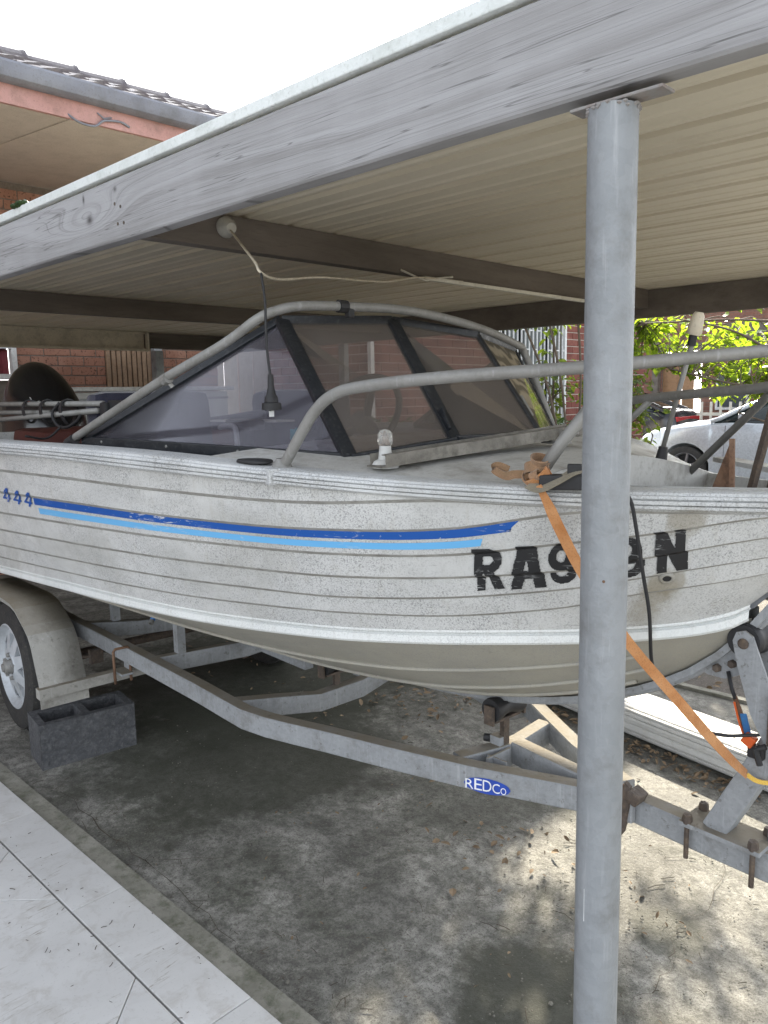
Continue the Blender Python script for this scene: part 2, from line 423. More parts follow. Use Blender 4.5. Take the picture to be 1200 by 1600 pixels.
def mat_pane(name, tint, film, film_amt, swirl=False):
    """dusty tinted acrylic: partly see-through, partly a dull film, with a weak gloss"""
    q = N(name); co = q.coord()
    tp = q.n('ShaderNodeBsdfTransparent'); tp.inputs[0].default_value = (*[v**.5 for v in tint], 1)
    a = q.noise(co, 5, 6, .65, 2.5 if swirl else .4)
    c = q.mix(q.ramp(a, [(.3, 0), (.7, 1)]), tuple(v*.82 for v in film), film)
    if swirl:
        wv = q.n('ShaderNodeTexWave'); wv.inputs['Scale'].default_value = 7; wv.inputs['Distortion'].default_value = 14
        wv.inputs['Detail'].default_value = 3; q.l(co, wv.inputs[0])
        c = q.mix(q.ramp(wv.outputs[1], [(.2, 0), (.85, 1)]), tuple(v*.62 for v in film), tuple(min(v*1.5, .8) for v in film))
    q.set(Base_Color=c, Roughness=.75, Specular_IOR_Level=.1)
    tl = q.n('ShaderNodeBsdfTranslucent'); q.l(c, tl.inputs[0])
    m0 = q.n('ShaderNodeMixShader'); m0.inputs[0].default_value = .5
    q.l(q.b.outputs[0], m0.inputs[1]); q.l(tl.outputs[0], m0.inputs[2])
    m1 = q.n('ShaderNodeMixShader'); q.l(q.ramp(q.noise(co, 7, 5, .6), [(.3, film_amt*.85), (.7, min(film_amt*1.15, 1))]), m1.inputs[0])
    q.l(tp.outputs[0], m1.inputs[1]); q.l(m0.outputs[0], m1.inputs[2])
    gl = q.n('ShaderNodeBsdfGlossy'); gl.inputs['Roughness'].default_value = .06
    fr = q.n('ShaderNodeFresnel'); fr.inputs[0].default_value = 1.26
    m2 = q.n('ShaderNodeMixShader'); q.l(fr.outputs[0], m2.inputs[0])
    q.l(m1.outputs[0], m2.inputs[1]); q.l(gl.outputs[0], m2.inputs[2]); q.l(m2.outputs[0], q.out.inputs[0])
    return q.m
def mat_foil(name, c, wear):
    """vinyl sticker, scratched through to the paint underneath"""
    q = N(name); co = q.coord()
    s1 = q.noise(q.coord((14, 14, 90), rot=(.5, .3, .1)), 1.4, 5, .7, 1.2); s2 = q.noise(co, 60, 4, .7)
    k = q.math('MULTIPLY', q.ramp(s1, [(.58, 0), (.62, 1)]), q.ramp(q.noise(co, 4.5, 3), [(.45, 0), (.58, 1)]))
    k = q.math('MAXIMUM', k, q.math('MULTIPLY', q.ramp(s2, [(.66, 0), (.70, 1)]), .8))
    col = q.mix(q.math('MULTIPLY', k, wear), c, (.55, .56, .56))
    return q.set(Base_Color=col, Roughness=.45, Specular_IOR_Level=.4)
def mat_web(name, c1, c2, scale=120):
    q = N(name); co = q.coord()
    a = q.noise(co, 14, 4, .6); f = q.noise(co, scale*3, 2)
    col = q.mix(q.ramp(a, [(.35, 0), (.65, 1)]), c1, c2)
    col = q.mix(q.math('MULTIPLY', q.ramp(f, [(.5, 0), (.7, 1)]), .3), col, (.1, .06, .03))
    q.bump(f, .0012)
    return q.set(Base_Color=col, Roughness=.8, Specular_IOR_Level=.2, Sheen_Weight=.3)

KX, KZ = -1.66, 2.03
M['concrete'] = mat_concrete(); M['soil'] = mat_soil(); M['seam'] = grimy('dirty_seam', (.26, .255, .235), (.40, .395, .37), 9, .8, dirt=(.14,.13,.11), dirt_amt=.5); M['paver'] = mat_paver(); M['timber'] = mat_timber()
M['grout'] = grimy('grout', (.14, .13, .11), (.22, .21, .18), 12, .9, bump=.002)
M['verge'] = grimy('mossy_concrete', (.17, .165, .135), (.30, .29, .25), 7, .9, dirt=(.07, .075, .045), dirt_amt=.7, bump=.003)
M['hull'] = mat_hull('aged_hull_paint', (.49, .495, .485), (.62, .62, .605), .85)
M['hull_trim'] = mat_hull('gunwale_paint', (.46, .475, .48), (.64, .65, .65), .9)
M['chine'] = mat_hull('chine_strip_paint', (.62, .64, .63), (.74, .75, .73), .3)
M['bottom'] = mat_hull('bottom_paint', (.27, .255, .21), (.38, .36, .30), .6)
M['deck'] = grimy('deck_paint', (.38, .375, .355), (.50, .50, .48), 4, .6, dirt=(.20, .18, .15), dirt_amt=.7)
M['liner'] = grimy('boat_liner', (.28, .29, .31), (.38, .39, .41), 4, .7)
M['steel'] = mat_steel(dusty=True, c1=(.20, .21, .22), c2=(.34, .35, .36))
M['channel'] = grimy('dull_aluminium', (.14, .128, .11), (.27, .255, .225), 14, .55, .2, dirt_amt=.6)
M['plate'] = grimy('flaking_plate', (.22, .21, .205), (.30, .29, .28), 14, .8, dirt=(.24, .15, .11), dirt_amt=.3)
M['post'] = mat_steel('post_steel', (.185, .20, .21), (.31, .325, .34), .35, 55, .18)
M['tube'] = mat_steel('rail_tube', (.19, .187, .178), (.29, .285, .27), .45, 160, .1)
M['guard'] = mat_steel('mudguard_steel', (.24, .235, .22), (.36, .35, .32), .55, 60, .15, dusty=True)
M['flash'] = grimy('pale_flashing', (.66, .70, .69), (.76, .79, .78), 5, .45, dirt=(.3, .33, .28), dirt_amt=.3)
q = N('beige_roof_sheet'); co = q.coord()
c_ = q.mix(q.ramp(q.noise(co, .7, 3, .5), [(.35, 0), (.65, 1)]), (.66, .60, .47), (.76, .70, .58))
c_ = q.mix(q.math('MULTIPLY', q.ramp(q.noise(q.coord((.5, 9, 1)), 1.2, 2, .4), [(.52, 0), (.66, 1)]), .15), c_, (.45, .39, .29))
c_ = q.mix(q.math('MULTIPLY', q.ramp(q.noise(co, 3.5, 6, .7), [(.60, 0), (.75, 1)]), .3), c_, (.36, .30, .22))
M['ceiling'] = q.set(Base_Color=c_, Roughness=.45, Specular_IOR_Level=.4)
M['darkwood'] = grimy('dark_timber', (.11, .095, .083), (.19, .165, .145), 4, .8, stretch=(1, .25, 2))
M['purlin'] = grimy('beige_steel', (.56, .50, .39), (.64, .58, .47), 4, .5)
M['black'] = plain('black_rubber', (.018, .018, .02), .6)
M['frame'] = grimy('black_frame', (.009, .011, .014), (.018, .021, .026), 9, .38, dirt=(.10, .10, .10), dirt_amt=.12)
M['gloss'] = plain('black_gloss', (.014, .014, .015), .22, 0, .6)
M['rust'] = grimy('rusty_iron', (.13, .065, .035), (.24, .15, .10), 14, .85, dirt=(.04, .03, .025), dirt_amt=.6, bump=.002)
M['rustdark'] = grimy('dark_rusty_iron', (.05, .038, .03), (.10, .08, .068), 14, .8, dirt=(.22, .16, .11), dirt_amt=.4, bump=.002)
M['rubber'] = grimy('tyre_rubber', (.018, .018, .019), (.035, .034, .033), 12, .8, dirt=(.12, .11, .09), dirt_amt=.25)
M['rim'] = mat_steel('wheel_paint', (.38, .41, .44), (.52, .54, .56), .35, 70, .1)
M['block'] = grimy('split_face_block', (.045, .047, .052), (.085, .087, .094), 18, .92, dirt=(.19, .19, .19), dirt_amt=.4, bump=.004)
M['white'] = grimy('white_plastic', (.50, .505, .50), (.60, .60, .585), 7, .45, dirt=(.4, .38, .32), dirt_amt=.3)
M['cream'] = grimy('cream_paint', (.62, .60, .53), (.72, .70, .63), 5, .55, dirt=(.3, .27, .2), dirt_amt=.3)
M['ink'] = plain('black_marking', (.012, .012, .013), .5)
M['ink'] = mat_foil('black_lettering', (.013, .013, .014), .75)
M['blue'] = mat_foil('blue_stripe', (.004, .075, .33), .95)
M['sky'] = mat_foil('light_blue_stripe', (.13, .40, .70), .4)
M['logoblue'] = plain('sticker_blue', (.02, .07, .42), .4)
M['logowhite'] = plain('sticker_white', (.85, .86, .88), .4)
M['strap'] = mat_web('orange_strap', (.40, .16, .05), (.52, .26, .11))
M['strapold'] = mat_web('faded_strap', (.22, .14, .08), (.34, .20, .115))
M['strapkhaki'] = mat_web('khaki_strap', (.17, .15, .105), (.26, .23, .17))
M['navy'] = mat_web('navy_vinyl', (.016, .018, .036), (.028, .030, .055))
M['maroon'] = plain('maroon_panel', (.11, .028, .022), .6)
M['pane'] = mat_pane('tinted_pane', (.66, .60, .56), (.50, .455, .42), .28)
M['sidepane'] = mat_pane('side_pane', (.66, .66, .72), (.45, .435, .50), .19)
M['swirlpane'] = mat_pane('swirled_pane', (.5, .45, .38), (.46, .40, .30), .62, True)
M['brickA'] = mat_brick('orange_brick', (.36, .19, .135), (.45, .26, .195), (.33, .17, .12), .85)
M['brickB'] = mat_brick('purple_brick', (.20, .075, .06), (.27, .11, .085), (.17, .06, .05), .35)
M['brickC'] = mat_brick('brown_brick', (.24, .12, .09), (.30, .165, .13), (.21, .105, .08), .5)
M['mortarA'] = grimy('grey_mortar', (.17, .14, .12), (.24, .21, .18), 12, .9)
M['mortarB'] = grimy('pale_mortar', (.46, .42, .37), (.58, .54, .48), 12, .9)
M['rooftile'] = grimy('roof_tile', (.10, .088, .10), (.19, .17, .18), 7, .5, dirt=(.30, .29, .27), dirt_amt=.4, bump=.002)
M['gutter'] = grimy('grey_gutter', (.16, .17, .21), (.21, .225, .265), 3, .5)
M['pinkwood'] = grimy('salmon_fascia', (.40, .22, .20), (.46, .27, .25), 3, .6)
M['soffit'] = grimy('beige_soffit', (.48, .43, .385), (.56, .505, .455), 2, .7, dirt_amt=.15)
M['slat'] = grimy('brown_slat', (.30, .20, .13), (.40, .28, .19), 7, .75)
M['slat2'] = grimy('tan_wood', (.30, .17, .09), (.38, .23, .13), 7, .7)
M['curtain'] = plain('red_curtain', (.20, .035, .045), .8)
M['glassdark'] = plain('dark_glass', (.06, .07, .075), .12)
M['screen'] = plain('screen_mesh', (.15, .17, .17), .6)
M['paintwhite'] = plain('white_paint', (.74, .75, .75), .45)
M['greypaint'] = grimy('grey_paint', (.30, .32, .34), (.38, .40, .42), 5, .5)
M['carpaint'] = plain('silver_car_paint', (.62, .66, .70), .25, .25, .6)
M['cardark'] = plain('black_car_paint', (.02, .02, .025), .2, 0, .6)
M['carglass'] = plain('car_glass', (.02, .03, .03), .06, 0, .7)
M['redlamp'] = plain('red_lamp', (.55, .02, .03), .2, 0, .6)
M['alloy'] = plain('alloy_wheel', (.30, .30, .31), .35, .6)
M['bark'] = grimy('bark', (.10, .075, .055), (.17, .13, .10), 14, .9)
M['leafy'] = mat_leaf('citrus_leaf', (.075, .125, .03), (.17, .23, .045), .55)
M['leafb'] = mat_leaf('rose_leaf', (.05, .09, .03), (.14, .18, .04), .5)
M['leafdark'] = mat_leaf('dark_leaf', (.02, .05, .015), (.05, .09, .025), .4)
M['litter'] = grimy('dry_leaf', (.13, .085, .05), (.30, .22, .14), 9, .85)
M['litterdark'] = grimy('dark_twig', (.035, .028, .022), (.09, .07, .05), 9, .85)
M['orange'] = plain('orange_plastic', (.72, .12, .02), .45)
M['bluestrap'] = mat_web('blue_webbing', (.02, .10, .30), (.04, .18, .42))
M['yellow'] = mat_web('yellow_webbing', (.62, .36, .05), (.72, .48, .10))
M['bluepole'] = plain('blue_tube', (.02, .14, .40), .4)
M['teal'] = plain('teal_dial', (.03, .34, .38), .35)
M['clear'] = plain('cloudy_lens', (.50, .49, .45), .2, 0, .6)
M['redmark'] = plain('red_marking', (.45, .03, .03), .4)
q = N('clear_lens'); q.set(Base_Color=(.85, .84, .8), Roughness=.12, Transmission_Weight=.75, IOR=1.35); M['lens'] = q.m
# ================================================================ GROUND
g = MB(); g.add([(-150, -150, -.03), (150, -150, -.03), (150, 150, -.03), (-150, 150, -.03)], [(0, 1, 2, 3)])
tag(g.build('ground', M['soil']), 'dark bare soil around the paved driveway and under the bushes', 'ground', kind='structure')

def sheet(x0, x1, y0, y1, z, n=1, amp=0, seed=0):
    """ground sheet that is a little uneven"""
    b = MB(); nx = max(int((x1-x0)/n), 1); ny = max(int((y1-y0)/n), 1); rows = []
    for i in range(nx+1):
        r_ = []
        for j in range(ny+1):
            x = x0+(x1-x0)*i/nx; y = y0+(y1-y0)*j/ny
            r_.append((x, y, z+amp*mnoise.noise(Vector((x*1.3+seed, y*1.3, 0)))))
        rows.append(r_)
    return b.grid(rows)
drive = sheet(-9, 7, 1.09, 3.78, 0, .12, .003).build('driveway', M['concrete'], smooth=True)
tag(drive, 'stained grey concrete driveway slab under the carport', 'driveway', kind='structure')
b = MB(); b.box((-1, 1.0575, -.008), (16, .065, .03)); b.box((-1, 3.80, -.02), (16, .04, .07))
tag(b.build('slab_edge', M['verge']), 'mossy narrow strip of mortar between tiles and driveway slab', 'kerb', kind='structure')
b = MB(); b.box((-3, 12.2, -.02), (26, 12.4, .06))
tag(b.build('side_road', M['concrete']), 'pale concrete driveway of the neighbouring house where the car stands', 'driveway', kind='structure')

# crack running across the driveway slab
def flatline(pts, w0, z, jag=.012, per=5, seed=1):
    rr = random.Random(seed); P = []
    for i in range(len(pts)-1):
        a = Vector(pts[i]); c = Vector(pts[i+1])
        for k in range(per):
            t = k/per; p_ = a.lerp(c, t); d = (c-a).normalized(); P.append(p_+Vector((-d.y, d.x))*rr.uniform(-jag, jag))
    P.append(Vector(pts[-1])); bb = MB(); rows = [[], []]
    for i, p_ in enumerate(P):
        d = (P[min(i+1, len(P)-1)]-P[max(i-1, 0)]).normalized(); n_ = Vector((-d.y, d.x)); ww = w0*rr.uniform(.3, 1.3)*(1-.6*i/len(P))
        rows[0].append((p_.x+n_.x*ww, p_.y+n_.y*ww, z)); rows[1].append((p_.x-n_.x*ww, p_.y-n_.y*ww, z))
    return bb.grid(rows)
b = flatline([(-.86, 2.42), (-.80, 2.14), (-.845, 2.03), (-.80, 1.90), (-.77, 1.77), (-.80, 1.66)], .0014, .0052)
b3 = flatline([(-2.9, 1.16), (-2.45, 1.14), (-2.1, 1.145), (-1.7, 1.12)], .0022, .005, seed=8); b.add(b3.v, b3.f)
b4 = flatline([(-2.25, 1.14), (-2.05, 1.35), (-1.95, 1.55)], .0014, .005, seed=9, jag=.006); b.add(b4.v, b4.f)
b.build('crack', M['litterdark'], drive)

# ---- tiled patio in the foreground: border course plus diagonal field
pat = MB(); pat.box((0, -5.99, -.0125), (18, 14.03, .03)).build('patio', M['grout'])
pat = bpy.data.objects['patio']; tag(pat, 'pale porcelain tiled patio in the foreground', 'patio', kind='structure')
def tile_mesh(poly, z0=.003, z1=.0125, bev=.0015):
    bm = bmesh.new(); vs = [bm.verts.new((x, y, z1)) for x, y in poly]; f = bm.faces.new(vs)
    if f.normal.z < 0: f.normal_flip()
    r_ = bmesh.ops.extrude_face_region(bm, geom=[f]); 
    for v in r_['geom']:
        if isinstance(v, bmesh.types.BMVert): v.co.z = z0
    bmesh.ops.recalc_face_normals(bm, faces=bm.faces)
    top = [e for e in bm.edges if all(abs(v.co.z-z1) < 1e-6 for v in e.verts)]
    bmesh.ops.bevel(bm, geom=top, offset=bev, segments=1, affect='EDGES')
    me = bpy.data.meshes.new('tile'); bm.to_mesh(me); bm.free(); me.materials.append(M['paver']); return me
L_ = .66; gp = .0014
x = -2.804-.01 - L_*3
bt = tile_mesh([(gp, gp), (L_-gp, gp), (L_-gp, .163-gp), (gp, .163-gp)])
while x < 2.5:
    share('tile', bt, pat, (x, .8605, 0)); x += L_
def clip_below(poly, y):
    out = []
    for i in range(len(poly)):
        a, c = poly[i], poly[(i+1) % len(poly)]
        if a[1] <= y: out.append(a)
        if (a[1]-y)*(c[1]-y) < 0:
            t = (y-a[1])/(c[1]-a[1]); out.append((a[0]+t*(c[0]-a[0]), y))
    return out
HS = .424
for i in range(-5, 7):
    for k in range(0, 5):
        for (ox, oy) in ((-2.007, .669), (-1.583, 1.093)):
            cx = ox+.848*i; cy = oy-.848*k
            pc = [(cx+px*.9955, cy+py*.9955) for px, py in ((0, -HS), (HS, 0), (0, HS), (-HS, 0))]
            pc = clip_below(pc, .8575-gp)
            if cx < -5.5 or cx > 2.8 or cy < -2.2 or len(pc) < 3: continue
            me = tile_mesh([(px-cx, py-cy) for px, py in pc]); share('tile', me, pat, (cx, cy, 0))

# ================================================================ CARPORT
cp = empty('carport', (-.62, 1.15, 0), 'low open carport with weathered timber front beam, beige roof sheets and round steel post', 'carport')
FX0, FX1 = -6.35, .75
def timber_beam(x0, x1, y0, y1, z0, z1):
    bb = MB(); n_ = 60; rows = []
    for i in range(n_+1):
        x_ = x0+(x1-x0)*i/n_; e = .0015*mnoise.noise(Vector((x_*2.1, 0, 3))); e2 = .002*mnoise.noise(Vector((x_*1.7, 5, 3)))
        c_ = .004
        rows.append([(x_, y0+e, z0+c_+e2), (x_, y0+e, z1-c_), (x_, y0+c_, z1), (x_, y1-c_, z1), (x_, y1, z1-c_), (x_, y1, z0+c_+e2), (x_, y1-c_, z0+e2), (x_, y0+c_+e, z0+e2), (x_, y0+e, z0+c_+e2)])
    bb.grid(rows); bb.add(rows[0][:8], [tuple(range(8))]); bb.add(rows[-1][:8], [tuple(range(8))]); return bb
timber_beam(FX0, FX1, 1.127, 1.172, 1.94, 2.104).build('front_beam', M['timber'], cp)
fl = MB(); fl.box(((FX0+FX1)/2, 1.150, 2.1235), (FX1-FX0, .064, .026), bev=.003); fo = fl.build('flashing', M['flash'], cp)
ms_ = MB()
for i in range(26):
    u = random.uniform(-.02, .02); c_ = Vector((-2.75+u, 1.120+random.uniform(-.006, .004), 2.140+random.uniform(-.004, .004)))
    ms_.lathe([(0, .010), (.010, .006), (.012, 0), (.006, -.004), (0, -.004)], c_+Vector((random.uniform(-.025, .03), 0, 0)), n=5)
tag(ms_.build('moss', M['leafdark'], cp), kind='stuff')
nl_ = MB()
for xn in (-.12, -2.09, -2.12, -4.15, -4.18, -5.9):
    for zn in (1.975, 2.03): nl_.lathe([(0, .0012), (.0045, .001), (.005, -.001)], (xn+random.uniform(-.01, .01), 1.1272, zn+random.uniform(-.008, .008)), (0, -1, 0), 10)
tag(nl_.build('nail_head', M['rustdark'], cp), kind='stuff')
# roof sheets, ribs running along the carport
SX0, SX1 = -6.4, -.3
def rib_profile():
    P = []; pitch = .19
    for k in range(4):
        y_ = k*pitch
        P += [(y_, 0), (y_+.045, 0), (y_+.055, .008), (y_+.065, 0), (y_+.108, 0), (y_+.118, .008), (y_+.128, 0), (y_+.145, .0), (y_+.152, .032), (y_+.176, .032), (y_+.183, 0)]
    P.append((.76, 0)); return P
def roof_sheet(y0, w_):
    bb = MB(); P = [(y_, z_) for y_, z_ in rib_profile() if y_ <= w_+.001]; rows = []
    for i in range(25):
        x_ = SX0+(SX1-SX0)*i/24
        rows.append([(x_, y0+y_*1.004, 2.052+z_+.002*mnoise.noise(Vector((x_*1.1, y_+y0, 0)))) for y_, z_ in P])
    return bb.grid(rows)
SY = 1.174
for k in range(5):
    wd = .76 if k < 4 else .14
    rs = roof_sheet(SY+k*.76, wd).build('roof_sheet', M['ceiling'], cp, fix=False)
    sf = rs.modifiers.new('thickness', 'SOLIDIFY'); sf.thickness = .0012; sf.offset = 1
# cross beams (x position, z bottom, depth)
for xb in (-4.165, -2.105):
    bb = MB(); bb.box((xb, (1.174+4.26)/2, 2.0), (.05, 4.26-1.174, .10), bev=.003); bb.build('cross_beam', M['darkwood'], cp)
bb = MB(); yb0, yb1 = 1.174, 4.26                       # deep end channel, open side to the camera
bb.box((-6.16, (yb0+3.45)/2, 1.972), (.004, 3.45-yb0, .152)); bb.box((-6.135, (yb0+3.45)/2, 1.897), (.05, 3.45-yb0, .004)); bb.box((-6.135, (yb0+3.45)/2, 2.047), (.05, 3.45-yb0, .004))
bb.box((-6.112, (yb0+3.45)/2, 1.905), (.003, 3.45-yb0, .018)); bb.box((-6.112, (yb0+3.45)/2, 2.040), (.003, 3.45-yb0, .014)); bb.box((-6.105, 3.45, 1.972), (.045, .012, .158))
bb.build('end_channel', M['purlin'], cp)
bb = MB(); bb.box((-6.16, 3.86, 1.985), (.05, .80, .125)); bb.box((-6.13, 3.86, 1.938), (.012, .80, .012)); bb.build('end_channel', M['darkwood'], cp)
bb = MB(); bb.box((-2.8, 4.285, 1.975), (7.0, .05, .15), bev=.003); bb.build('back_beam', M['darkwood'], cp)
# post and its head plate
post = MB().tube([(-.62-.0026*z_, 1.152-.0024*z_, z_) for z_ in (-.02, .5, 1.0, 1.5, 1.918)], .0375, 48).build('post', M['post'], cp, smooth=40)
ch = MB(); ch.box((-.615, 1.150, 1.926), (.15, .040, .005), bev=.002)
ch.build('head_plate', M['plate'], cp)
wl = MB()
for i in range(40):
    a = random.uniform(0, 6.28); wl.lathe([(0, .003), (.0035, .002), (.004, 0), (0, -.003)], (-.625+.0372*math.cos(a), 1.1475+.0372*math.sin(a), 1.914+random.uniform(-.004, .004)), n=5)
wl.build('weld', M['plate'], cp)
dr = MB()
for i in range(0):      # white paint runs near the post head and a dab low down
    a = random.uniform(3.6, 5.7); z_ = 1.905-abs(random.gauss(0, .07)); L2 = random.uniform(.005, .035); aa = .0008*random.uniform(.6, 1.8)
    r_ = .0389; dr.tube([(-.62+r_*math.cos(a), 1.152+r_*math.sin(a), z_), (-.62+r_*math.cos(a+.02), 1.152+r_*math.sin(a+.02), z_-L2)], aa, 4)
for (a, z_, s_) in ((3.35, .30, .010), (3.37, .275, .008), (3.32, .318, .006)):
    dr.lathe([(0, .014), (s_*.7, .008), (s_, 0), (s_*.6, -.012), (0, -.016)], (-.62+.0385*math.cos(a), 1.152+.0385*math.sin(a), z_), n=7)
dr.tube([(-.62+.0388*math.cos(4.55), 1.152+.0388*math.sin(4.55), .66), (-.62+.0388*math.cos(4.56), 1.152+.0388*math.sin(4.56), .60)], .0009, 4)
tag(dr.build('paint_drip', M['paintwhite'], cp), kind='stuff')
dt = MB()
for (a, z_, s_) in ((3.75, 1.02, .004), (3.9, 1.46, .003), (5.1, 1.2, .0025)):
    dt.lathe([(0, .001), (s_, .0005), (s_, -.0005)], (-.62+.0386*math.cos(a), 1.152+.0386*math.sin(a), z_), axis=(math.cos(a), math.sin(a), 0), n=8)
tag(dt.build('rust_spot', M['rust'], cp), kind='stuff')
# back posts
for (x_, y_) in ((-6.13, 3.62), (-2.9, 4.29)):
    pass
MB().box((-6.13, 3.55, .95), (.075, .075, 1.9), bev=.004).build('post', M['greypaint'], cp)
MB().box((-4.6, 4.285, .95), (.065, .05, 1.898), bev=.004).build('post', M['greypaint'], cp)

# ---- wiring under the roof
sk = MB(); sk.lathe([(.0, .0), (.030, .0), (.032, .014), (.022, .03), (.016, .045), (0, .046)], (-2.079, 1.458, 2.012), axis=(1, -.15, -.25), n=20)
jb = sk.build('junction_box', M['clear'], None, smooth=40); tag(jb, 'clear round cable outlet screwed to the dark cross beam', 'cable outlet')
cw = MB(); cw.tube(smooth_path([(-2.05, 1.455, 2.0), (-1.86, 1.36, 1.915), (-1.66, 1.25, 1.835), (-1.60, 1.222, 1.80), (-1.66, 1.33, 1.80), (-1.80, 1.60, 1.845), (-1.95, 2.02, 1.885), (-2.04, 2.30, 1.935), (-2.07, 2.6, 1.949)], 6), .0035, 8)
tag(cw.build('cable', M['purlin'], None, smooth=True), 'slack white cable drooping below the carport ceiling', 'cable')
cb = MB(); cb.tube(smooth_path([(-1.60, 1.222, 1.80), (-1.581, 1.216, 1.73), (-1.578, 1.213, 1.66), (-1.575, 1.213, 1.60), (-1.568, 1.214, 1.547)], 6), .0033, 8)
ec = empty('extension_cord', (-1.58, 1.215, 1.47), 'black extension cord with its socket hanging in front of the windscreen', 'extension cord')
cb.build('cord', M['black'], ec, smooth=True)
pg = MB(); pg.lathe([(.0, .0), (.007, 0), (.008, -.03), (.012, -.05), (.0165, -.055), (.017, -.068), (.024, -.070), (.0245, -.086), (.012, -.088), (.0, -.088)], (-1.568, 1.214, 1.554), n=18); pg.build('socket', M['black'], ec, smooth=40)
MB().box((-1.568, 1.211, 1.458), (.006, .007, .014)).box((-1.565, 1.214, 1.459), (.004, .006, .016)).build('socket_pin', M['paintwhite'], ec)
lb = MB(); lb.beam((-2.065, 2.35, 1.940), (-2.065, 3.55, 1.938), .022, .014, bev=.002)
tag(lb.build('cover_strip', M['cream']), 'long thin pale strip fixed beneath the dark cross beam', 'strip')
lt = MB(); lt.tube(smooth_path([(-2.08, 2.24, 1.962), (-2.05, 2.34, 1.930), (-2.08, 2.42, 1.945), (-2.04, 2.50, 1.955)], 5), .004, 6)
tag(lt.build('cable_tie', M['cream'], smooth=True), 'loose pale tie looped round the end of the strip', 'cable tie')
# ================================================================ HOUSES BEHIND
def brick_mesh(mat, l=.23, h=.076, d=.012):
    b = MB(); b.box((0, 0, 0), (l, d, h)); me = bpy.data.meshes.new('brick'); 
    bm = bmesh.new(); bmesh.ops.create_cube(bm, size=1); bmesh.ops.scale(bm, vec=(l, d, h), verts=bm.verts)
    bmesh.ops.bevel(bm, geom=[e for e in bm.edges], offset=.0025, segments=1, affect='EDGES'); bm.to_mesh(me); bm.free()
    me.materials.append(mat); return me
def brick_wall(parent, p0, direc, normal, length, z0, z1, mb, mm, holes=(), region=None, wallname='wall'):
    """p0: start on the wall face; holes/region: (s0, s1, z0, z1). bricks in region are single parts, the rest are joined"""
    p0 = Vector(p0); d = Vector(direc).normalized(); n_ = Vector(normal).normalized(); ang = math.atan2(d.y, d.x)
    th = .11; back = MB()
    cuts = sorted(set([0, length]+[h[0] for h in holes]+[h[1] for h in holes])); zc = sorted(set([z0, z1]+[h[2] for h in holes]+[h[3] for h in holes]))
    for i in range(len(cuts)-1):
        for j in range(len(zc)-1):
            sm = (cuts[i]+cuts[i+1])/2; zm = (zc[j]+zc[j+1])/2
            if any(h[0] < sm < h[1] and h[2] < zm < h[3] for h in holes): continue
            c = p0+d*sm-n_*th/2+Vector((0, 0, zm)); back.box(c, (cuts[i+1]-cuts[i], th, zc[j+1]-zc[j]), Matrix.Rotation(ang, 3, 'Z'))
    wall = back.build(wallname, mm, parent)
    full = brick_mesh(mb); half = brick_mesh(mb, .11); rest = MB(); cnt = 0
    row = 0; z = z0+.043
    rr = random.Random(int(length*100))
    while z+.038 < z1+.01:
        s_ = 0 if row % 2 else -.12
        while s_ < length-.05:
            a, c = s_, s_+.23
            a2, c2 = max(a, 0), min(c, length)
            segs = [(a2, c2)]
            for h in holes:
                if h[2]-.03 < z < h[3]+.03:
                    ns = []
                    for (u, v) in segs:
                        if v <= h[0] or u >= h[1]: ns.append((u, v)); continue
                        if u < h[0]: ns.append((u, h[0]))
                        if v > h[1]: ns.append((h[1], v))
                    segs = ns
            for (u, v) in segs:
                if v-u < .03: continue
                sm = (u+v)/2; pos = p0+d*sm+Vector((0, 0, z))+n_*(.001+rr.uniform(-.0008, .0015)); sc = (v-u)/.23
                if region and region[0] < sm < region[1] and region[2] < z < region[3] and cnt < 298:
                    share('brick', full, wall, pos, (0, 0, ang), None if sc > .98 else (sc, 1, 1)); cnt += 1
                else:
                    rest.box(pos, (v-u, .012, .076), Matrix.Rotation(ang, 3, 'Z'))
            s_ += .24
        z += .086; row += 1
    if rest.v: tag(rest.build('brick', mb, wall), kind='stuff')
    return wall

hA = empty('brick_house', (-7.1, 3, 0), 'orange brick house at left with grey tiled roof, salmon fascia and deep beige eave', 'house')
brick_wall(hA, (-7.1, -6.0, 0), (0, 1, 0), (1, 0, 0), 10.8, 0, 3.32, M['brickA'], M['mortarA'],
           holes=((7.4, 8.742, .9, 1.98) , (9.56, 10.02, 1.615, 2.25)), region=(8.3, 10.8, 1.2, 3.32))
wf = MB()
for (c, s_) in (((-7.085, 2.712, 1.33+.11), (.07, .045, 1.08)), ((-7.085, 2.05, 1.707), (.07, 1.34, .045)), ((-7.085, 2.05, 1.96), (.07, 1.34, .04)), ((-7.085, 1.45, 1.44), (.07, .04, 1.08)), ((-7.085, 2.1, 1.44), (.06, .03, 1.06))):
    pass
wf.box((-7.08, 2.720, 1.83), (.07, .044, .30)); wf.box((-7.08, 2.07, 1.707), (.07, 1.256, .046)); wf.box((-7.08, 2.07, 1.962), (.07, 1.256, .036)); wf.box((-7.08, 1.42, 1.83), (.07, .044, .30))
win = wf.build('window', M['paintwhite'], hA)
MB().box((-7.15, 2.07, 1.83), (.006, 1.25, .28)).build('pane', M['glassdark'], win)
cu = MB(); rows = []
for i in range(60):
    y_ = 1.44+1.25*i/59; x_ = -7.118+.012*math.sin(i*1.3)
    rows.append([(x_, y_, 1.73), (x_, y_, 1.94)])
cu.grid(rows).build('curtain', M['curtain'], win)
# brick apron below the window (fills the lower part of that hole)
ap = MB(); ap.box((-7.155, 2.07, 1.29), (.10, 1.34, .78)); ap.build('window_apron', M['mortarA'], hA)
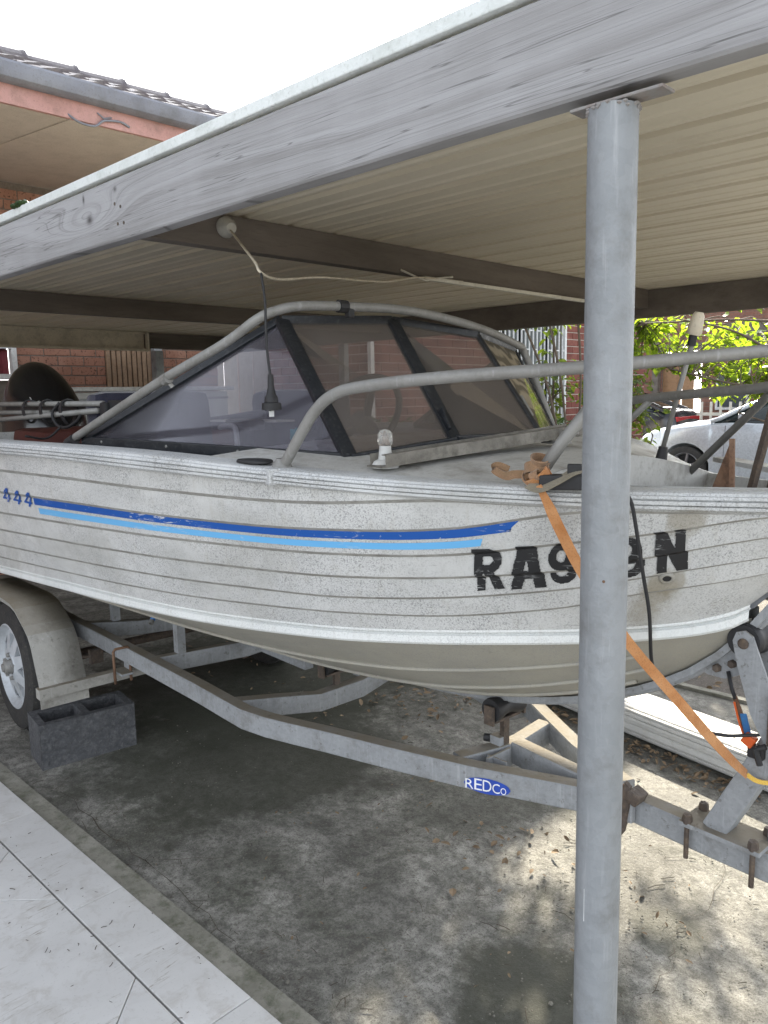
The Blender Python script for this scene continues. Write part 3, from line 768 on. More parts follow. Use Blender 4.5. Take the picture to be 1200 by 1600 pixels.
# slatted timber screen
for i in range(9):
    MB().box((-7.085+.004*(i % 2), 3.585+i*.0525, 1.93), (.022, .038, .63)).build('slat', M['slat'], hA)
MB().box((-7.16, 3.79, 1.93), (.02, .46, .63)).build('screen_backing', M['darkwood'], hA)
MB().box((-7.05, 4.075, 1.65), (.07, .085, 3.3), bev=.006).build('downpipe', M['greypaint'], hA)
# soffit, fascia, gutter, tiled roof
SFX = -5.27
MB().box(((-7.1+SFX-.03)/2, -.6, 3.326), (-7.1-SFX-.03 and abs(-7.1-SFX+.0)-.03, 10.8, .008)).build('soffit', M['soffit'], hA)
MB().box((SFX, -.6, 3.385), (.028, 10.9, .13)).build('fascia', M['pinkwood'], hA)
gt = MB(); prof = [(0, 0), (.055, .0), (.085, .015), (.098, .045), (.098, .095), (.088, .112), (.082, .10), (.082, .05), (.07, .02), (.0, .012)]
gt.prism([(x_, 0, z_) for x_, z_ in prof], (SFX+.016, -6.05, 3.435), (SFX+.016, 4.85, 3.435)); gt.build('gutter', M['gutter'], hA, smooth=30)
# tiles: courses climbing from the gutter to a low ridge
RX0, RZ0, RPX, RPZ = SFX+.06, 3.53, -6.70, 4.16
slope = math.atan2(RPZ-RZ0, RX0-RPX); SLn = math.hypot(RPZ-RZ0, RX0-RPX)
def tile3d():
    rows = []; rr = []
    w_, l_ = .315, .37
    for i in range(13):
        u = i/12; y_ = u*w_; hgt = .018*math.sin(u*math.pi*2-.6)+.012*(1 if u > .86 else 0)
        rows.append([(0.0, y_, hgt+.010), (0.0, y_, hgt+.028), (-l_, y_, hgt+.006)])
    bm_ = MB().grid(rows); bm_.add([r_[0] for r_ in rows]+[(0, 0, -.005), (0, .315, -.005)], [tuple(range(13))+(14, 13)])
    me = bpy.data.meshes.new('roof_tile'); me.from_pydata([tuple(v) for v in bm_.v], [], bm_.f); me.materials.append(M['rooftile'])
    me.polygons.foreach_set('use_smooth', [True]*len(me.polygons)); me.set_sharp_from_angle(angle=R(40)); return me
tm = tile3d()
base = MB(); base.add([(RX0, -6, RZ0-.03), (RX0, 4.8, RZ0-.03), (RPX, 4.8, RPZ-.03), (RPX, -6, RPZ-.03)], [(0, 1, 2, 3)]); 
roof = base.build('roof', M['rooftile'], hA)
nC = int(SLn/.31)+1
for c_ in range(nC):
    x_ = RX0-c_*.31*math.cos(slope); z_ = RZ0+c_*.31*math.sin(slope)
    for k in range(-4, 15):
        if k*.315+.4 > 4.75: continue
        o = share('roof_tile', tm, roof, (x_, .4+k*.315+random.uniform(-.003, .003), z_+random.uniform(-.003, .004)), (0, slope, 0))
rc = MB()
n_ = 8; vs = []
rows = []
for (yy, rad) in ((0, .085), (.40, .10), (.43, .112), (.44, .09)):
    rows.append([(rad*math.cos(math.pi*j/8)*1.25, yy, rad*math.sin(math.pi*j/8)) for j in range(9)])
capm = bpy.data.meshes.new('ridge_cap'); rc.grid(rows); capm.from_pydata([tuple(v) for v in rc.v], [], rc.f); capm.materials.append(M['rooftile'])
for k in range(-4, 11): share('ridge_cap', capm, roof, (RPX, .3+k*.42, RPZ-.03), (random.uniform(-.012, .012), 0, 0))
bk = MB(); bk.add([(RPX, -6, RPZ-.03), (RPX, 4.8, RPZ-.03), (RPX-4, 4.8, RPZ-1.2), (RPX-4, -6, RPZ-1.2)], [(0, 1, 2, 3)]); bk.build('roof', M['rooftile'], hA)
wr = MB(); wr.tube(smooth_path([(-5.262, 2.50, 3.345), (-5.23, 2.56, 3.30), (-5.22, 2.66, 3.295), (-5.24, 2.74, 3.35), (-5.245, 2.86, 3.37), (-5.25, 2.93, 3.352)], 6), .0075, 7)
wr.tube([(-5.25, 2.70, 3.395), (-5.24, 2.74, 3.365), (-5.25, 2.80, 3.385)], .005, 6)
tag(wr.build('loose_cable', M['gutter'], smooth=True), 'short loose cable curling off the salmon fascia of the house', 'cable')
MB().tube([(-5.26, 2.52, 3.318), (-6.3, 2.35, 3.316), (-7.0, 2.2, 3.316)], .003, 5).build('soffit_joint', M['soffit'], hA)

# ---- second house: purple brick, security screen
hB = empty('brick_house', (-5.4, 8, 0), 'purple brick house behind the boat with white barred security screen', 'house')
Wy = 5.4
wallB1 = brick_wall(hB, (-7.6, Wy, 0), (1, 0, 0), (0, -1, 0), 2.2, 0, 3.5, M['brickB'], M['mortarB'], region=(.9, 2.2, 1.2, 2.3))
G0, G1 = 7.35-Wy, 8.80-Wy
brick_wall(hB, (-5.4, Wy, 0), (0, 1, 0), (1, 0, 0), 5.6, 0, 3.5, M['brickB'], M['mortarB'], holes=((G0, G1, .15, 2.7),), region=(1.2, 5.6, 1.15, 2.6))
MB().box((-5.37, Wy-.045, 1.75), (.045, .045, 3.5)).build('downpipe', M['paintwhite'], hB)
# security screen: frame, upright bars, short staggered cross bars
sf_ = MB(); x_ = -5.37
for (c, s_) in (((x_, Wy+G0+.02, 1.42), (.03, .04, 2.5)), ((x_, Wy+G1-.02, 1.42), (.03, .04, 2.5)), ((x_, Wy+(G0+G1)/2, 2.66), (.03, G1-G0, .04)), ((x_, Wy+(G0+G1)/2, .18), (.03, G1-G0, .04))): sf_.box(c, s_)
scr = sf_.build('security_screen', M['paintwhite'], hB)
nb = 18
for i in range(1, nb):
    y_ = Wy+G0+(G1-G0)*i/nb
    MB().box((x_, y_, 1.42), (.014, .014, 2.46)).build('bar', M['paintwhite'], scr)
for i in range(nb):
    y_ = Wy+G0+(G1-G0)*(i+.5)/nb; zz = [.9, 1.45, 2.0, 2.5] if i % 2 else [1.15, 1.72, 2.22]
    bb = MB()
    for z_ in zz: bb.box((x_, y_, z_), (.012, (G1-G0)/nb-.014, .014))
    bb.build('cross_bar', M['paintwhite'], scr)
MB().box((-5.50, Wy+(G0+G1)/2, 1.42), (.01, G1-G0, 2.54)).build('pane', M['screen'], hB)
wfB = MB()
for yy in (G0+.30, G0+.62, G0+1.18): wfB.box((-5.47, Wy+yy, 1.42), (.04, .05, 2.5))
wfB.build('window_frame', M['frame'], hB)
# eaves and roof of the second house (above the carport from here)
rf = MB(); rf.add([(-5.15, 5.1, 3.52), (-5.15, 11.6, 3.52), (-7.6, 11.6, 4.4), (-7.6, 5.1, 4.4)], [(0, 1, 2, 3)]); rf.box((-5.13, 8.35, 3.45), (.04, 6.5, .2)); rf.box((-5.26, 8.35, 3.36), (.22, 6.5, .01))
rf.build('roof', M['rooftile'], hB)

# ---- pale sheet gate between the houses and low cabinet
gtb = empty('sheet_gate', (-6.9, 5.1, 0), 'pale grey ribbed metal gate closing the gap between the two houses', 'gate')
for i in range(11): MB().box((-8.03+i*.135, 5.1+.01*(i % 2), 1.1), (.128, .012, 2.2)).build('panel', M['cream'], gtb)
MB().box((-7.0, 5.13, 2.1), (.9, .03, .05)).build('rail', M['greypaint'], gtb)
lc = empty('garden_cabinet', (-6.4, 3.5, 0), 'long low white outdoor cabinet standing before the orange brick wall', 'cabinet')
MB().box((-6.42, 3.55, .78), (.42, 1.5, 1.56), bev=.01).build('body', M['white'], lc)
MB().box((-6.42, 3.55, 1.585), (.50, 1.6, .035), bev=.008).build('lid', M['paintwhite'], lc)
MB().box((-6.203, 3.55, 1.50), (.01, 1.5, .02)).build('trim', M['greypaint'], lc)

# ---- third house, across the side driveway
hC = empty('brick_house', (-6, 17.5, 0), 'distant brick house behind the cars with dark framed porch and tan door', 'house')
brick_wall(hC, (-9.5, 17.5, 0), (1, 0, 0), (0, -1, 0), 9, 0, 4.2, M['brickC'], M['mortarA'], holes=((1.35, 2.25, 0, 2.35),), region=(2.3, 5.0, 1.0, 2.35))
fr = MB(); fr.box((-8.2, 17.3, 1.3), (.14, .14, 2.6)); fr.box((-7.0, 17.3, 2.42), (2.5, .14, .16)); fr.box((-6.1, 17.32, 2.7), (1.2, .1, .35)); fr.build('porch_frame', M['darkwood'], hC)
dC = MB().box((-7.95, 17.56, 1.15), (.4, .05, 2.3)).build('door', M['slat2'], hC)
MB().box((-7.55, 17.52, 1.15), (.25, .05, 2.3)).box((-7.75, 17.50, 1.15), (.03, .04, 2.3)).build('door_panel', M['slat2'], hC)
w3 = MB().box((-6.55, 17.45, 1.5), (.7, .06, .9)).build('window', M['paintwhite'], hC); MB().box((-6.55, 17.415, 1.5), (.58, .03, .78)).build('pane', M['glassdark'], w3)
MB().add([(-10, 16.8, 4.0), (0, 16.8, 4.0), (0, 20, 5.2), (-10, 20, 5.2)], [(0, 1, 2, 3)]).build('roof', M['rooftile'], hC)
# picket fence
pf = empty('picket_fence', (-4.4, 16, 0), 'low cream picket fence in front of the distant brick house', 'fence')
for i in range(22): MB().box((-6.6+i*.19, 16, .72), (.05, .02, 1.05)).build('picket', M['cream'], pf)
MB().box((-4.6, 16.02, 1.0), (4.2, .03, .06)).box((-4.6, 16.02, .4), (4.2, .03, .06)).build('rail', M['cream'], pf)
bf = empty('batten_fence', (-3.4, 15, 0), 'tall blue grey vertical batten fence behind the silver car', 'fence')
for i in range(46): MB().box((-4.55+i*.085, 15.2, 1.12), (.05, .02, 2.24)).build('batten', M['greypaint'], bf)
MB().box((-2.6, 15.25, 1.12), (3.95, .01, 2.2)).build('backing', M['glassdark'], bf)

# ================================================================ CARS
def car(name, label, origin, ang, paint, full=True):
    t = empty(name, origin, label, 'car', 'cars parked beyond the bushes')
    Rz = Matrix.Rotation(ang, 3, 'Z'); O_ = Vector(origin)
    def P(x, y, z): return O_ + Rz @ Vector((x, y, z))
    # car faces -x; y=0 is the centre line; near side y=-.88
    top = catmull([(0, .62), (.12, .80), (.5, .93), (1.0, 1.0), (1.35, 1.04), (2.2, 1.03), (3.3, 1.05), (4.1, 1.10), (4.45, 1.02), (4.55, .7)], 0)
    wid = catmull([(0, .62), (.15, .76), (.5, .85), (1.2, .885), (3.3, .885), (4.2, .84), (4.55, .7)], 0)
    def arch(x):
        zb = .20 if .1 < x < 4.4 else .35
        for wx in (.85, 3.55):
            if abs(x-wx) < .37: zb = max(zb, .33+math.sqrt(max(.37**2-(x-wx)**2, 0)))
        return zb
    b = MB(); xs = sorted(set([i*4.55/90 for i in range(91)]+[.48, .485, 1.215, 1.22, 3.18, 3.185, 3.915, 3.92]))
    for sgn in (-1, 1):
        rows = []
        for x_ in xs:
            zt = top(x_)[0]; wd = wid(x_)[0]; zb = arch(x_); r_ = []
            for k, (fz, fy) in enumerate(((0, .965), (.3, 1), (.62, 1.0), (.80, .985), (.92, .955), (1.0, .88))):
                r_.append(P(x_, sgn*wd*fy, zb+(zt-.02-zb)*fz))
            r_.append(P(x_, sgn*wd*.72, zt+.004)); r_.append(P(x_, 0, zt+.03)); rows.append(r_)
        b.grid(rows)
    body = b.build('body', paint, t, smooth=50)
    # cabin
    cab = catmull([(1.25, 1.03), (1.7, 1.26), (2.15, 1.42), (2.7, 1.47), (3.3, 1.43), (3.9, 1.22), (4.3, 1.06)], 0)
    rows = []
    for i in range(31):
        x_ = 1.25+3.05*i/30; z_ = cab(x_)[0]; wb = .80; wt = .80-.28*(z_-1.03)/.45
        rows.append([P(x_, -wb, 1.0), P(x_, -wt, z_-.03), P(x_, -wt+.06, z_), P(x_, 0, z_+.02), P(x_, wt-.06, z_), P(x_, wt, z_-.03), P(x_, wb, 1.0)])
    MB().grid(rows).build('cabin', M['carglass'], t, smooth=50)
    rl = MB(); ap_ = [P(1.2+3.1*i/24, -(.80-.28*(cab(1.2+3.1*i/24)[0]-1.03)/.45)-.012, cab(1.2+3.1*i/24)[0]-.005) for i in range(25)]; rl.tube(ap_, .032, 8)
    ap2 = [P(1.2+3.1*i/24, (.80-.28*(cab(1.2+3.1*i/24)[0]-1.03)/.45)+.012, cab(1.2+3.1*i/24)[0]-.005) for i in range(25)]; rl.tube(ap2, .032, 8)
    rl.add([P(2.1, -.56, 1.42), P(2.7, -.55, 1.49), P(3.4, -.56, 1.44), P(3.4, .56, 1.44), P(2.7, .55, 1.49), P(2.1, .56, 1.42)], [(0, 1, 2, 3, 4, 5)])
    rl.build('roof', paint, t, smooth=True)
    for wx in (.85, 3.55):
        for sy in (-1, 1):
            if not full and sy > 0: continue
            c = P(wx, sy*.76, .325); ax = Rz @ Vector((0, sy, 0))
            wh = MB().lathe([(.0, -.10), (.29, -.10), (.325, -.08), (.325, .08), (.30, .10), (.235, .10), (.225, .07)], c, ax, 28).build('wheel', M['rubber'], t, smooth=40)
            rm = MB(); rm.lathe([(.232, .095), (.225, .10), (.21, .08), (.20, .03)], c, ax, 28)
            for k in range(7):
                a = k*2*math.pi/7; up = Vector((0, 0, 1)); sd_ = ax.cross(up)
                dv = sd_*math.cos(a)+up*math.sin(a)
                rm.beam(c+ax*.075+dv*.02, c+ax*.085+dv*.215, .03, .045, up=ax)
            rm.lathe([(0, .095), (.04, .09), (.05, .06)], c, ax, 12); rm.build('rim', M['alloy'], wh)
            MB().lathe([(0, .02), (.21, .02)], c, ax, 20).build('brake_disc', M['black'], wh)
    MB().box(P(.0, 0, .5), (.12, 1.2, .3), Rz, .04).build('bumper', paint, t)
    for sy in (-1, 1): MB().box(P(.16, sy*.62, .68), (.22, .26, .11), Rz, .03).build('headlight', M['carglass'], t)
    MB().box(P(4.45, 0, .92), (.10, 1.35, .10), Rz, .02).build('tail_light', M['redlamp'], t)
    for (x_, y_) in ((1.42, -.91), (2.55, -.905)):
        MB().beam(P(x_, -.888, .30), P(x_+.02, -.886, .97), .004, .012, up=Rz @ Vector((0, -1, 0))).build('door_seam', M['black'], t)
    mr = MB().box(P(1.72, -.97, 1.10), (.13, .18, .11), Rz, .03).build('mirror', paint, t)
    MB().box(P(2.35, -.90, .86), (.16, .02, .03), Rz, .006).build('door_handle', paint, t)
    MB().beam(P(1.45, -.845, 1.045), P(4.0, -.82, 1.07), .02, .012).build('window_trim', M['black'], t)
    MB().beam(P(1.28, -.6, 1.075), P(1.36, .55, 1.075), .06, .012).build('cowl', M['black'], t)
    return t
car('parked_car', 'silver car side on beyond the bushes, its front wheel and bonnet in view', (-5.95, 12.5, 0), R(3), M['carpaint'])
car('parked_car', 'black car with red tail light standing behind the silver car', (-11.2, 15.3, 0), R(5), M['cardark'], False)

# ================================================================ PLANTS
LEAFV = [(0, 0, 0), (.32, -.20, .05), (.32, 0, -.02), (.32, .20, .05), (.72, -.19, .04), (.72, 0, -.04), (.72, .19, .04), (1.05, 0, -.10)]
LEAFF = [(0, 1, 2), (0, 2, 3), (1, 4, 5, 2), (2, 5, 6, 3), (4, 7, 5), (5, 7, 6)]
def leaf_mesh(mat, name='leaf', wide=1.0, droop=0):
    me = bpy.data.meshes.new(name); me.from_pydata([(x, y*wide, z-droop*x*x) for x, y, z in LEAFV], [], LEAFF); me.materials.append(mat)
    me.polygons.foreach_set('use_smooth', [True]*len(me.polygons)); return me
def add_leaf(b, p, rot, s_, wide=1.0):
    m3 = rot.to_matrix() if not isinstance(rot, Matrix) else rot
    b.add([Vector(p)+m3 @ (Vector((x, y*wide, z))*s_) for x, y, z in LEAFV], LEAFF)
from mathutils import Euler
def plant(t, stems, leaf_sets, singles, rr, wide):
    """stems: list of point lists; leaves grow along the outer part of each"""
    spots = []
    for pts, dens, size in leaf_sets:
        P = smooth_path(pts, 6); L = len(P)
        for i in range(L):
            for k in range(dens):
                if rr.random() < .12: continue
                p_ = P[i]+Vector((rr.gauss(0, .012), rr.gauss(0, .012), rr.gauss(0, .012)))
                e = Euler((rr.uniform(-.7, .7), rr.uniform(-.5, .6), rr.uniform(0, 6.28)))
                spots.append((p_, e, size*rr.uniform(.55, 1.25)))
    return spots

def tree(t, rr, trunk, limbs, n_twigs, box, leafm, size, wide, nsingle, clear=None):
    tb = MB(); tb.tube(smooth_path(trunk, 5), .04, 9, radii=None); tb.build('trunk', M['bark'], t, smooth=True)
    limb_b = MB(); spots = []
    starts = [p for l in limbs for p in smooth_path(l, 5)]
    for l in limbs:
        P = smooth_path(l, 5); limb_b.tube(P, .01, 7, radii=[.017*(1-.75*i/len(P)) for i in range(len(P))])
    for k in range(n_twigs):
        c = Vector([rr.uniform(box[0][i], box[1][i]) for i in range(3)])
        if clear and clear(c): continue
        s0 = min(starts, key=lambda p: (p-c).length+rr.random()*.15)
        mid = s0.lerp(c, .5)+Vector((0, 0, rr.uniform(.02, .12)))
        P = smooth_path([s0, mid, c], 4); limb_b.tube(P, .004, 5, radii=[.006, .0058, .0055, .005, .0045, .004, .0035, .003, .002])
        nl = rr.randint(7, 13)
        for j in range(nl):
            f = rr.random()**.6; idx = f*(len(P)-1); i0 = min(int(idx), len(P)-2); p_ = P[i0].lerp(P[i0+1], idx-i0)
            p_ = p_+Vector((rr.gauss(0, .03), rr.gauss(0, .03), rr.gauss(0, .03)))
            dirn = (c-s0); az = math.atan2(dirn.y, dirn.x)+rr.gauss(0, 1.0)
            spots.append((p_, Euler((rr.gauss(0, .6), rr.uniform(-.2, .9), az)), size*rr.uniform(.5, 1.2)))
    limb_b.build('branch', M['bark'], t, smooth=True)
    cpos = Vector((0, 0, HC)); spots.sort(key=lambda s: (s[0]-cpos).length)
    me = [leaf_mesh(leafm, 'leaf', wide, d) for d in (0, .12, .28)]
    n1 = 0; rest = MB()
    for p_, e, s_ in spots:
        if clear and clear(p_): continue
        if n1 < nsingle and p_.z < 2.15:
            share('leaf', rr.choice(me), t, p_, e, (s_, s_, s_)); n1 += 1
        else: add_leaf(rest, p_, e, s_, wide)
    if rest.v: tag(rest.build('foliage', leafm, t, fix=False, smooth=True), kind='stuff')
rr = random.Random(5)
ct = empty('citrus_tree', (-1.5, 7.3, 0), 'bright green broad-leaved tree reaching in at right behind the carport', 'tree')
tree(ct, rr, [(-1.5, 7.3, 0), (-1.53, 7.2, .8), (-1.6, 7.1, 1.5), (-1.7, 7.0, 2.1)],
     [[(-1.6, 7.1, 1.4), (-2.1, 6.9, 1.66), (-2.5, 6.7, 1.95), (-3.0, 6.6, 2.1)], [(-1.55, 7.15, 1.1), (-2.1, 7.0, 1.42), (-2.6, 6.8, 1.55), (-3.1, 6.8, 1.68)],
      [(-1.6, 7.0, 1.7), (-1.9, 6.9, 1.95), (-2.5, 6.7, 2.05), (-3.3, 6.7, 2.08)], [(-1.55, 7.15, .9), (-2.1, 6.9, 1.15), (-2.5, 6.8, 1.3)]],
     190, ((-3.95, 7.05, 1.38), (-2.0, 7.9, 2.10)), M['leafy'], .120, 1.0, 290,
     clear=lambda c: (c.z < 1.58 and c.x < -2.9) or (c.z < 1.72 and c.x < -3.2) or c.z < 1.36)
rr = random.Random(9)
rb = empty('rose_bush', (-3.968, 6.528, 0.000), 'tall straggly rose bush with sunlit leaves beside the barred screen', 'bush')
for grp, (cx, cy) in enumerate([(-3.02, 4.95), (-2.75, 5.15), (-3.2, 5.2)]):
    pass
tree(rb, rr, [(-3.840, 6.464, 0.000), (-3.866, 6.400, 0.220), (-3.814, 6.426, 0.732)],
     [[(-3.840, 6.400, 0.476), (-3.994, 6.336, 1.116), (-3.942, 6.272, 1.628), (-4.006, 6.336, 2.114)], [(-3.840, 6.400, 0.476), (-3.648, 6.528, 0.988), (-3.712, 6.528, 1.500)],
      [(-3.840, 6.400, 0.604), (-3.456, 6.528, 0.988), (-3.354, 6.592, 1.308)]],
     150, ((-4.288, 6.144, 0.540), (-3.136, 6.848, 1.654)), M['leafb'], .078, 1.15, 180)
for (pz, n_) in (((-4.006, 6.310, 2.076), 7), ((-4.058, 6.336, 1.884), 6), ((-3.904, 6.310, 1.654), 6), ((-3.814, 6.336, 1.782), 4), ((-3.968, 6.272, 1.756), 5)):
    mm_ = leaf_mesh(M['leafy'], 'leaf', 1.15, .15)
    for k in range(n_):
        share('leaf', mm_, rb, Vector(pz)+Vector((rr.gauss(0, .045), rr.gauss(0, .03), rr.gauss(0, .04))), Euler((rr.gauss(0, .6), rr.uniform(-.1, .9), rr.uniform(0, 6.28))), (.095,)*3)
shade_crown = MB()  # unseen leaves added above the sight line to cast shade on the driveway
for k in range(900):
    add_leaf(shade_crown, (rr.uniform(-4.1, -2.95), rr.uniform(5.15, 5.5), rr.uniform(2.02, 2.24)), Euler((rr.uniform(-.9, .9), rr.uniform(-.9, .9), rr.uniform(0, 6.28))), .07, 1.15)
for k in range(420): add_leaf(shade_crown, (rr.uniform(-4.7, -3.6), rr.uniform(5.2, 5.6), rr.uniform(2.18, 2.58)), Euler((rr.uniform(-.9, .9), rr.uniform(-.9, .9), rr.uniform(0, 6.28))), .085, 1.15)
for k in range(210):
    u_ = rr.uniform(0, 1); add_leaf(shade_crown, (-3.15+1.15*u_, 5.66+rr.gauss(0, .07), 2.10+rr.gauss(0, .025)), Euler((rr.uniform(-.9, .9), rr.uniform(-.9, .9), rr.uniform(0, 6.28))), .075, 1.2)
tag(shade_crown.build('foliage', M['leafb'], rb, fix=False), kind='stuff')
st_ = MB()
st_.tube(smooth_path([(-3.15, 5.3, 2.05), (-2.8, 5.5, 2.12), (-2.4, 5.64, 2.12), (-2.0, 5.68, 2.08)], 5), .009, 6)
for (x_, y_) in ((-3.7, 5.3), (-3.4, 5.25), (-3.15, 5.3)): st_.tube(smooth_path([(-3.05, 5.1, .6), ((x_-3.05)/2, y_, 1.5), (x_, y_, 2.2)], 4), .010, 6)
st_.build('stem', M['bark'], rb, smooth=True)
fl_ = MB()
for k in range(26):
    p_ = Vector((-4.10+rr.gauss(0, .06), 6.33+rr.gauss(0, .05), 1.35+rr.gauss(0, .06))); add_leaf(fl_, p_, Euler((rr.uniform(-1, 1), rr.uniform(-1, 1), rr.uniform(0, 6.28))), .052, 1.3)
fl_.build('dried_bloom', M['litter'], rb, fix=False)
rr = random.Random(3)
sb_ = empty('garden_shrub', (-3.400, 6.800, 0.000), 'small yellow-green shrub just right of the post before the car', 'bush')
tree(sb_, rr, [(-3.400, 6.936, 0.000), (-3.400, 6.909, 0.004), (-3.400, 6.868, 0.548)],
     [[(-3.400, 6.936, 0.140), (-3.332, 6.800, 0.684), (-3.237, 6.800, 1.092)], [(-3.400, 6.936, 0.276), (-3.536, 6.800, 0.820), (-3.509, 6.800, 1.364)], [(-3.400, 6.936, 0.140), (-2.992, 6.868, 0.548), (-2.856, 6.868, 0.888)]],
     24, ((-3.699, 6.596, 0.412), (-3.128, 7.208, 1.337)), M['leafy'], .09, 1.1, 150, clear=lambda c: c.z > 1.2 and c.x > -3.3)
# low dark hedge added to keep the ground under the boat dim
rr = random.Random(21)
hd = empty('blocker_hedge', (-4.2, 5.2, 0), 'dark low hedge added behind the boat to block light, half hidden by the hull', 'blocker_hedge')
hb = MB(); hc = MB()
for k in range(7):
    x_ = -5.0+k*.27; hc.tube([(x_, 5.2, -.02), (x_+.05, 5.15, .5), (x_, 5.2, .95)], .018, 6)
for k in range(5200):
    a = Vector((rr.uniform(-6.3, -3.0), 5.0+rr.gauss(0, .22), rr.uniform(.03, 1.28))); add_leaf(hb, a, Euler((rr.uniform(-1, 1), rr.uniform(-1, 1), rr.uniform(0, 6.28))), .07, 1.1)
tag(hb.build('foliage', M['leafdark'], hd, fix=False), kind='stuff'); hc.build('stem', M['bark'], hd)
# ================================================================ BOAT
boat = empty('boat', B(-1.5, 0, .6), 'old white aluminium runabout with blue side stripes and grey metal rails, sitting on the trailer', 'boat')
#            xs     ys    ztop   zbot   xc     yc    zc
HK = [(-3.55, .84, 1.331, 1.278, -3.55, .74, .680), (-3.0, .88, 1.344, 1.296, -3.0, .77, .735), (-2.5, .91, 1.354, 1.311, -2.5, .78, .781),
      (-2.0, .92, 1.362, 1.323, -2.0, .78, .821), (-1.6, .92, 1.366, 1.331, -1.6, .77, .849), (-1.2, .90, 1.368, 1.334, -1.2, .73, .864),
      (-.8, .84, 1.362, 1.324, -.8, .66, .878), (-.33, .71, 1.338, 1.306, -.40, .54, .897), (-.1, .60, 1.324, 1.292, -.18, .44, .913),
      (.1, .47, 1.313, 1.280, .0, .335, .929), (.3, .32, 1.305, 1.270, .16, .215, .942), (.5, .15, 1.300, 1.264, .30, .10, .962),
      (.60, .055, 1.298, 1.261, .375, .045, .985), (.645, .012, 1.297, 1.259, .41, .012, 1.005)]
hk = catmull(HK, 0)
TK = [(-3.55, .10, .29, .47, .63, .78, .90), (-1.75, .126, .305, .48, .635, .784, .91), (-.6, .116, .29, .445, .60, .75, .88), (-.28, .09, .266, .43, .593, .75, .875),
      (0, .004, .196, .383, .555, .713, .866), (.22, .002, .03, .254, .472, .63, .79), (.36, .001, .012, .16, .355, .53, .68), (.5, 0, .006, .03, .217, .416, .60), (.645, 0, .002, .006, .08, .30, .50)]
tk = catmull(TK, 0)
KEEL = catmull([(-3.55, .545), (-1.6, .560), (-1.02, .565), (-.83, .569), (-.52, .592), (-.265, .635), (-.046, .695), (.115, .762), (.225, .820), (.302, .874), (.36, .928), (.41, .985)], 0)
def BH(x, y, z):
    k = min(max((x+.35)/.45, 0), 1); k = k*k*(3-2*k)          # port bow sits a little low
    return B(x, y, z-.11*max(y, 0)*k)
US = [-3.55+i*(.645+3.55)/120 for i in range(121)]
def side_pt(u, t, off=0, sgn=-1):
    ys, zt, zb, xc, yc, zc = hk(u)
    zc2 = zc+.034
    # little outward curve of the topsides
    yb = ys-.012; y = yb+(yc-yb)*t+.016*math.sin(math.pi*min(max(t, 0), 1)); z = zb+(zc2-zb)*t; x = u+(xc-u)*t
    # outward direction: sideways, turning to the bow
    e = .01; ys2 = hk(min(u+e, .645))[0]; sl = (ys2-ys)/e
    n_ = Vector((-sl, 1, -.28)); n_.normalize()
    k = min(1, max(.15, y/.10))
    x += n_.x*off*k; y += n_.y*off; z += n_.z*off
    return BH(x, sgn*y, z)
def side_grid(ta, tb, sgn, o0, o1, nt=4, us=US, lip=True):
    rows = []
    for u in us:
        T_ = (0,)+tk(u)+(1,); a, b = T_[ta], T_[tb]
        if b-a < .002: b = a+.002
        r_ = [side_pt(u, a+(b-a)*j/nt, o0+(o1-o0)*(j/nt)**.8, sgn) for j in range(nt+1)]
        if lip: r_ += [side_pt(u, b+.006, o1-.001, sgn), side_pt(u, b+.034 if tb < 7 else b+.01, .0008, sgn)]
        rows.append(r_)
    return rows
for sgn in (-1, 1):
    for k in range(7):
        rows_ = side_grid(k, k+1, sgn, .0, .010); b = MB(); b.grid([r_[:5] for r_ in rows_]); b.cur = 1; b.grid([r_[4:] for r_ in rows_])
        b.build('strake', [M['hull'], M['seam']], boat, smooth=28)
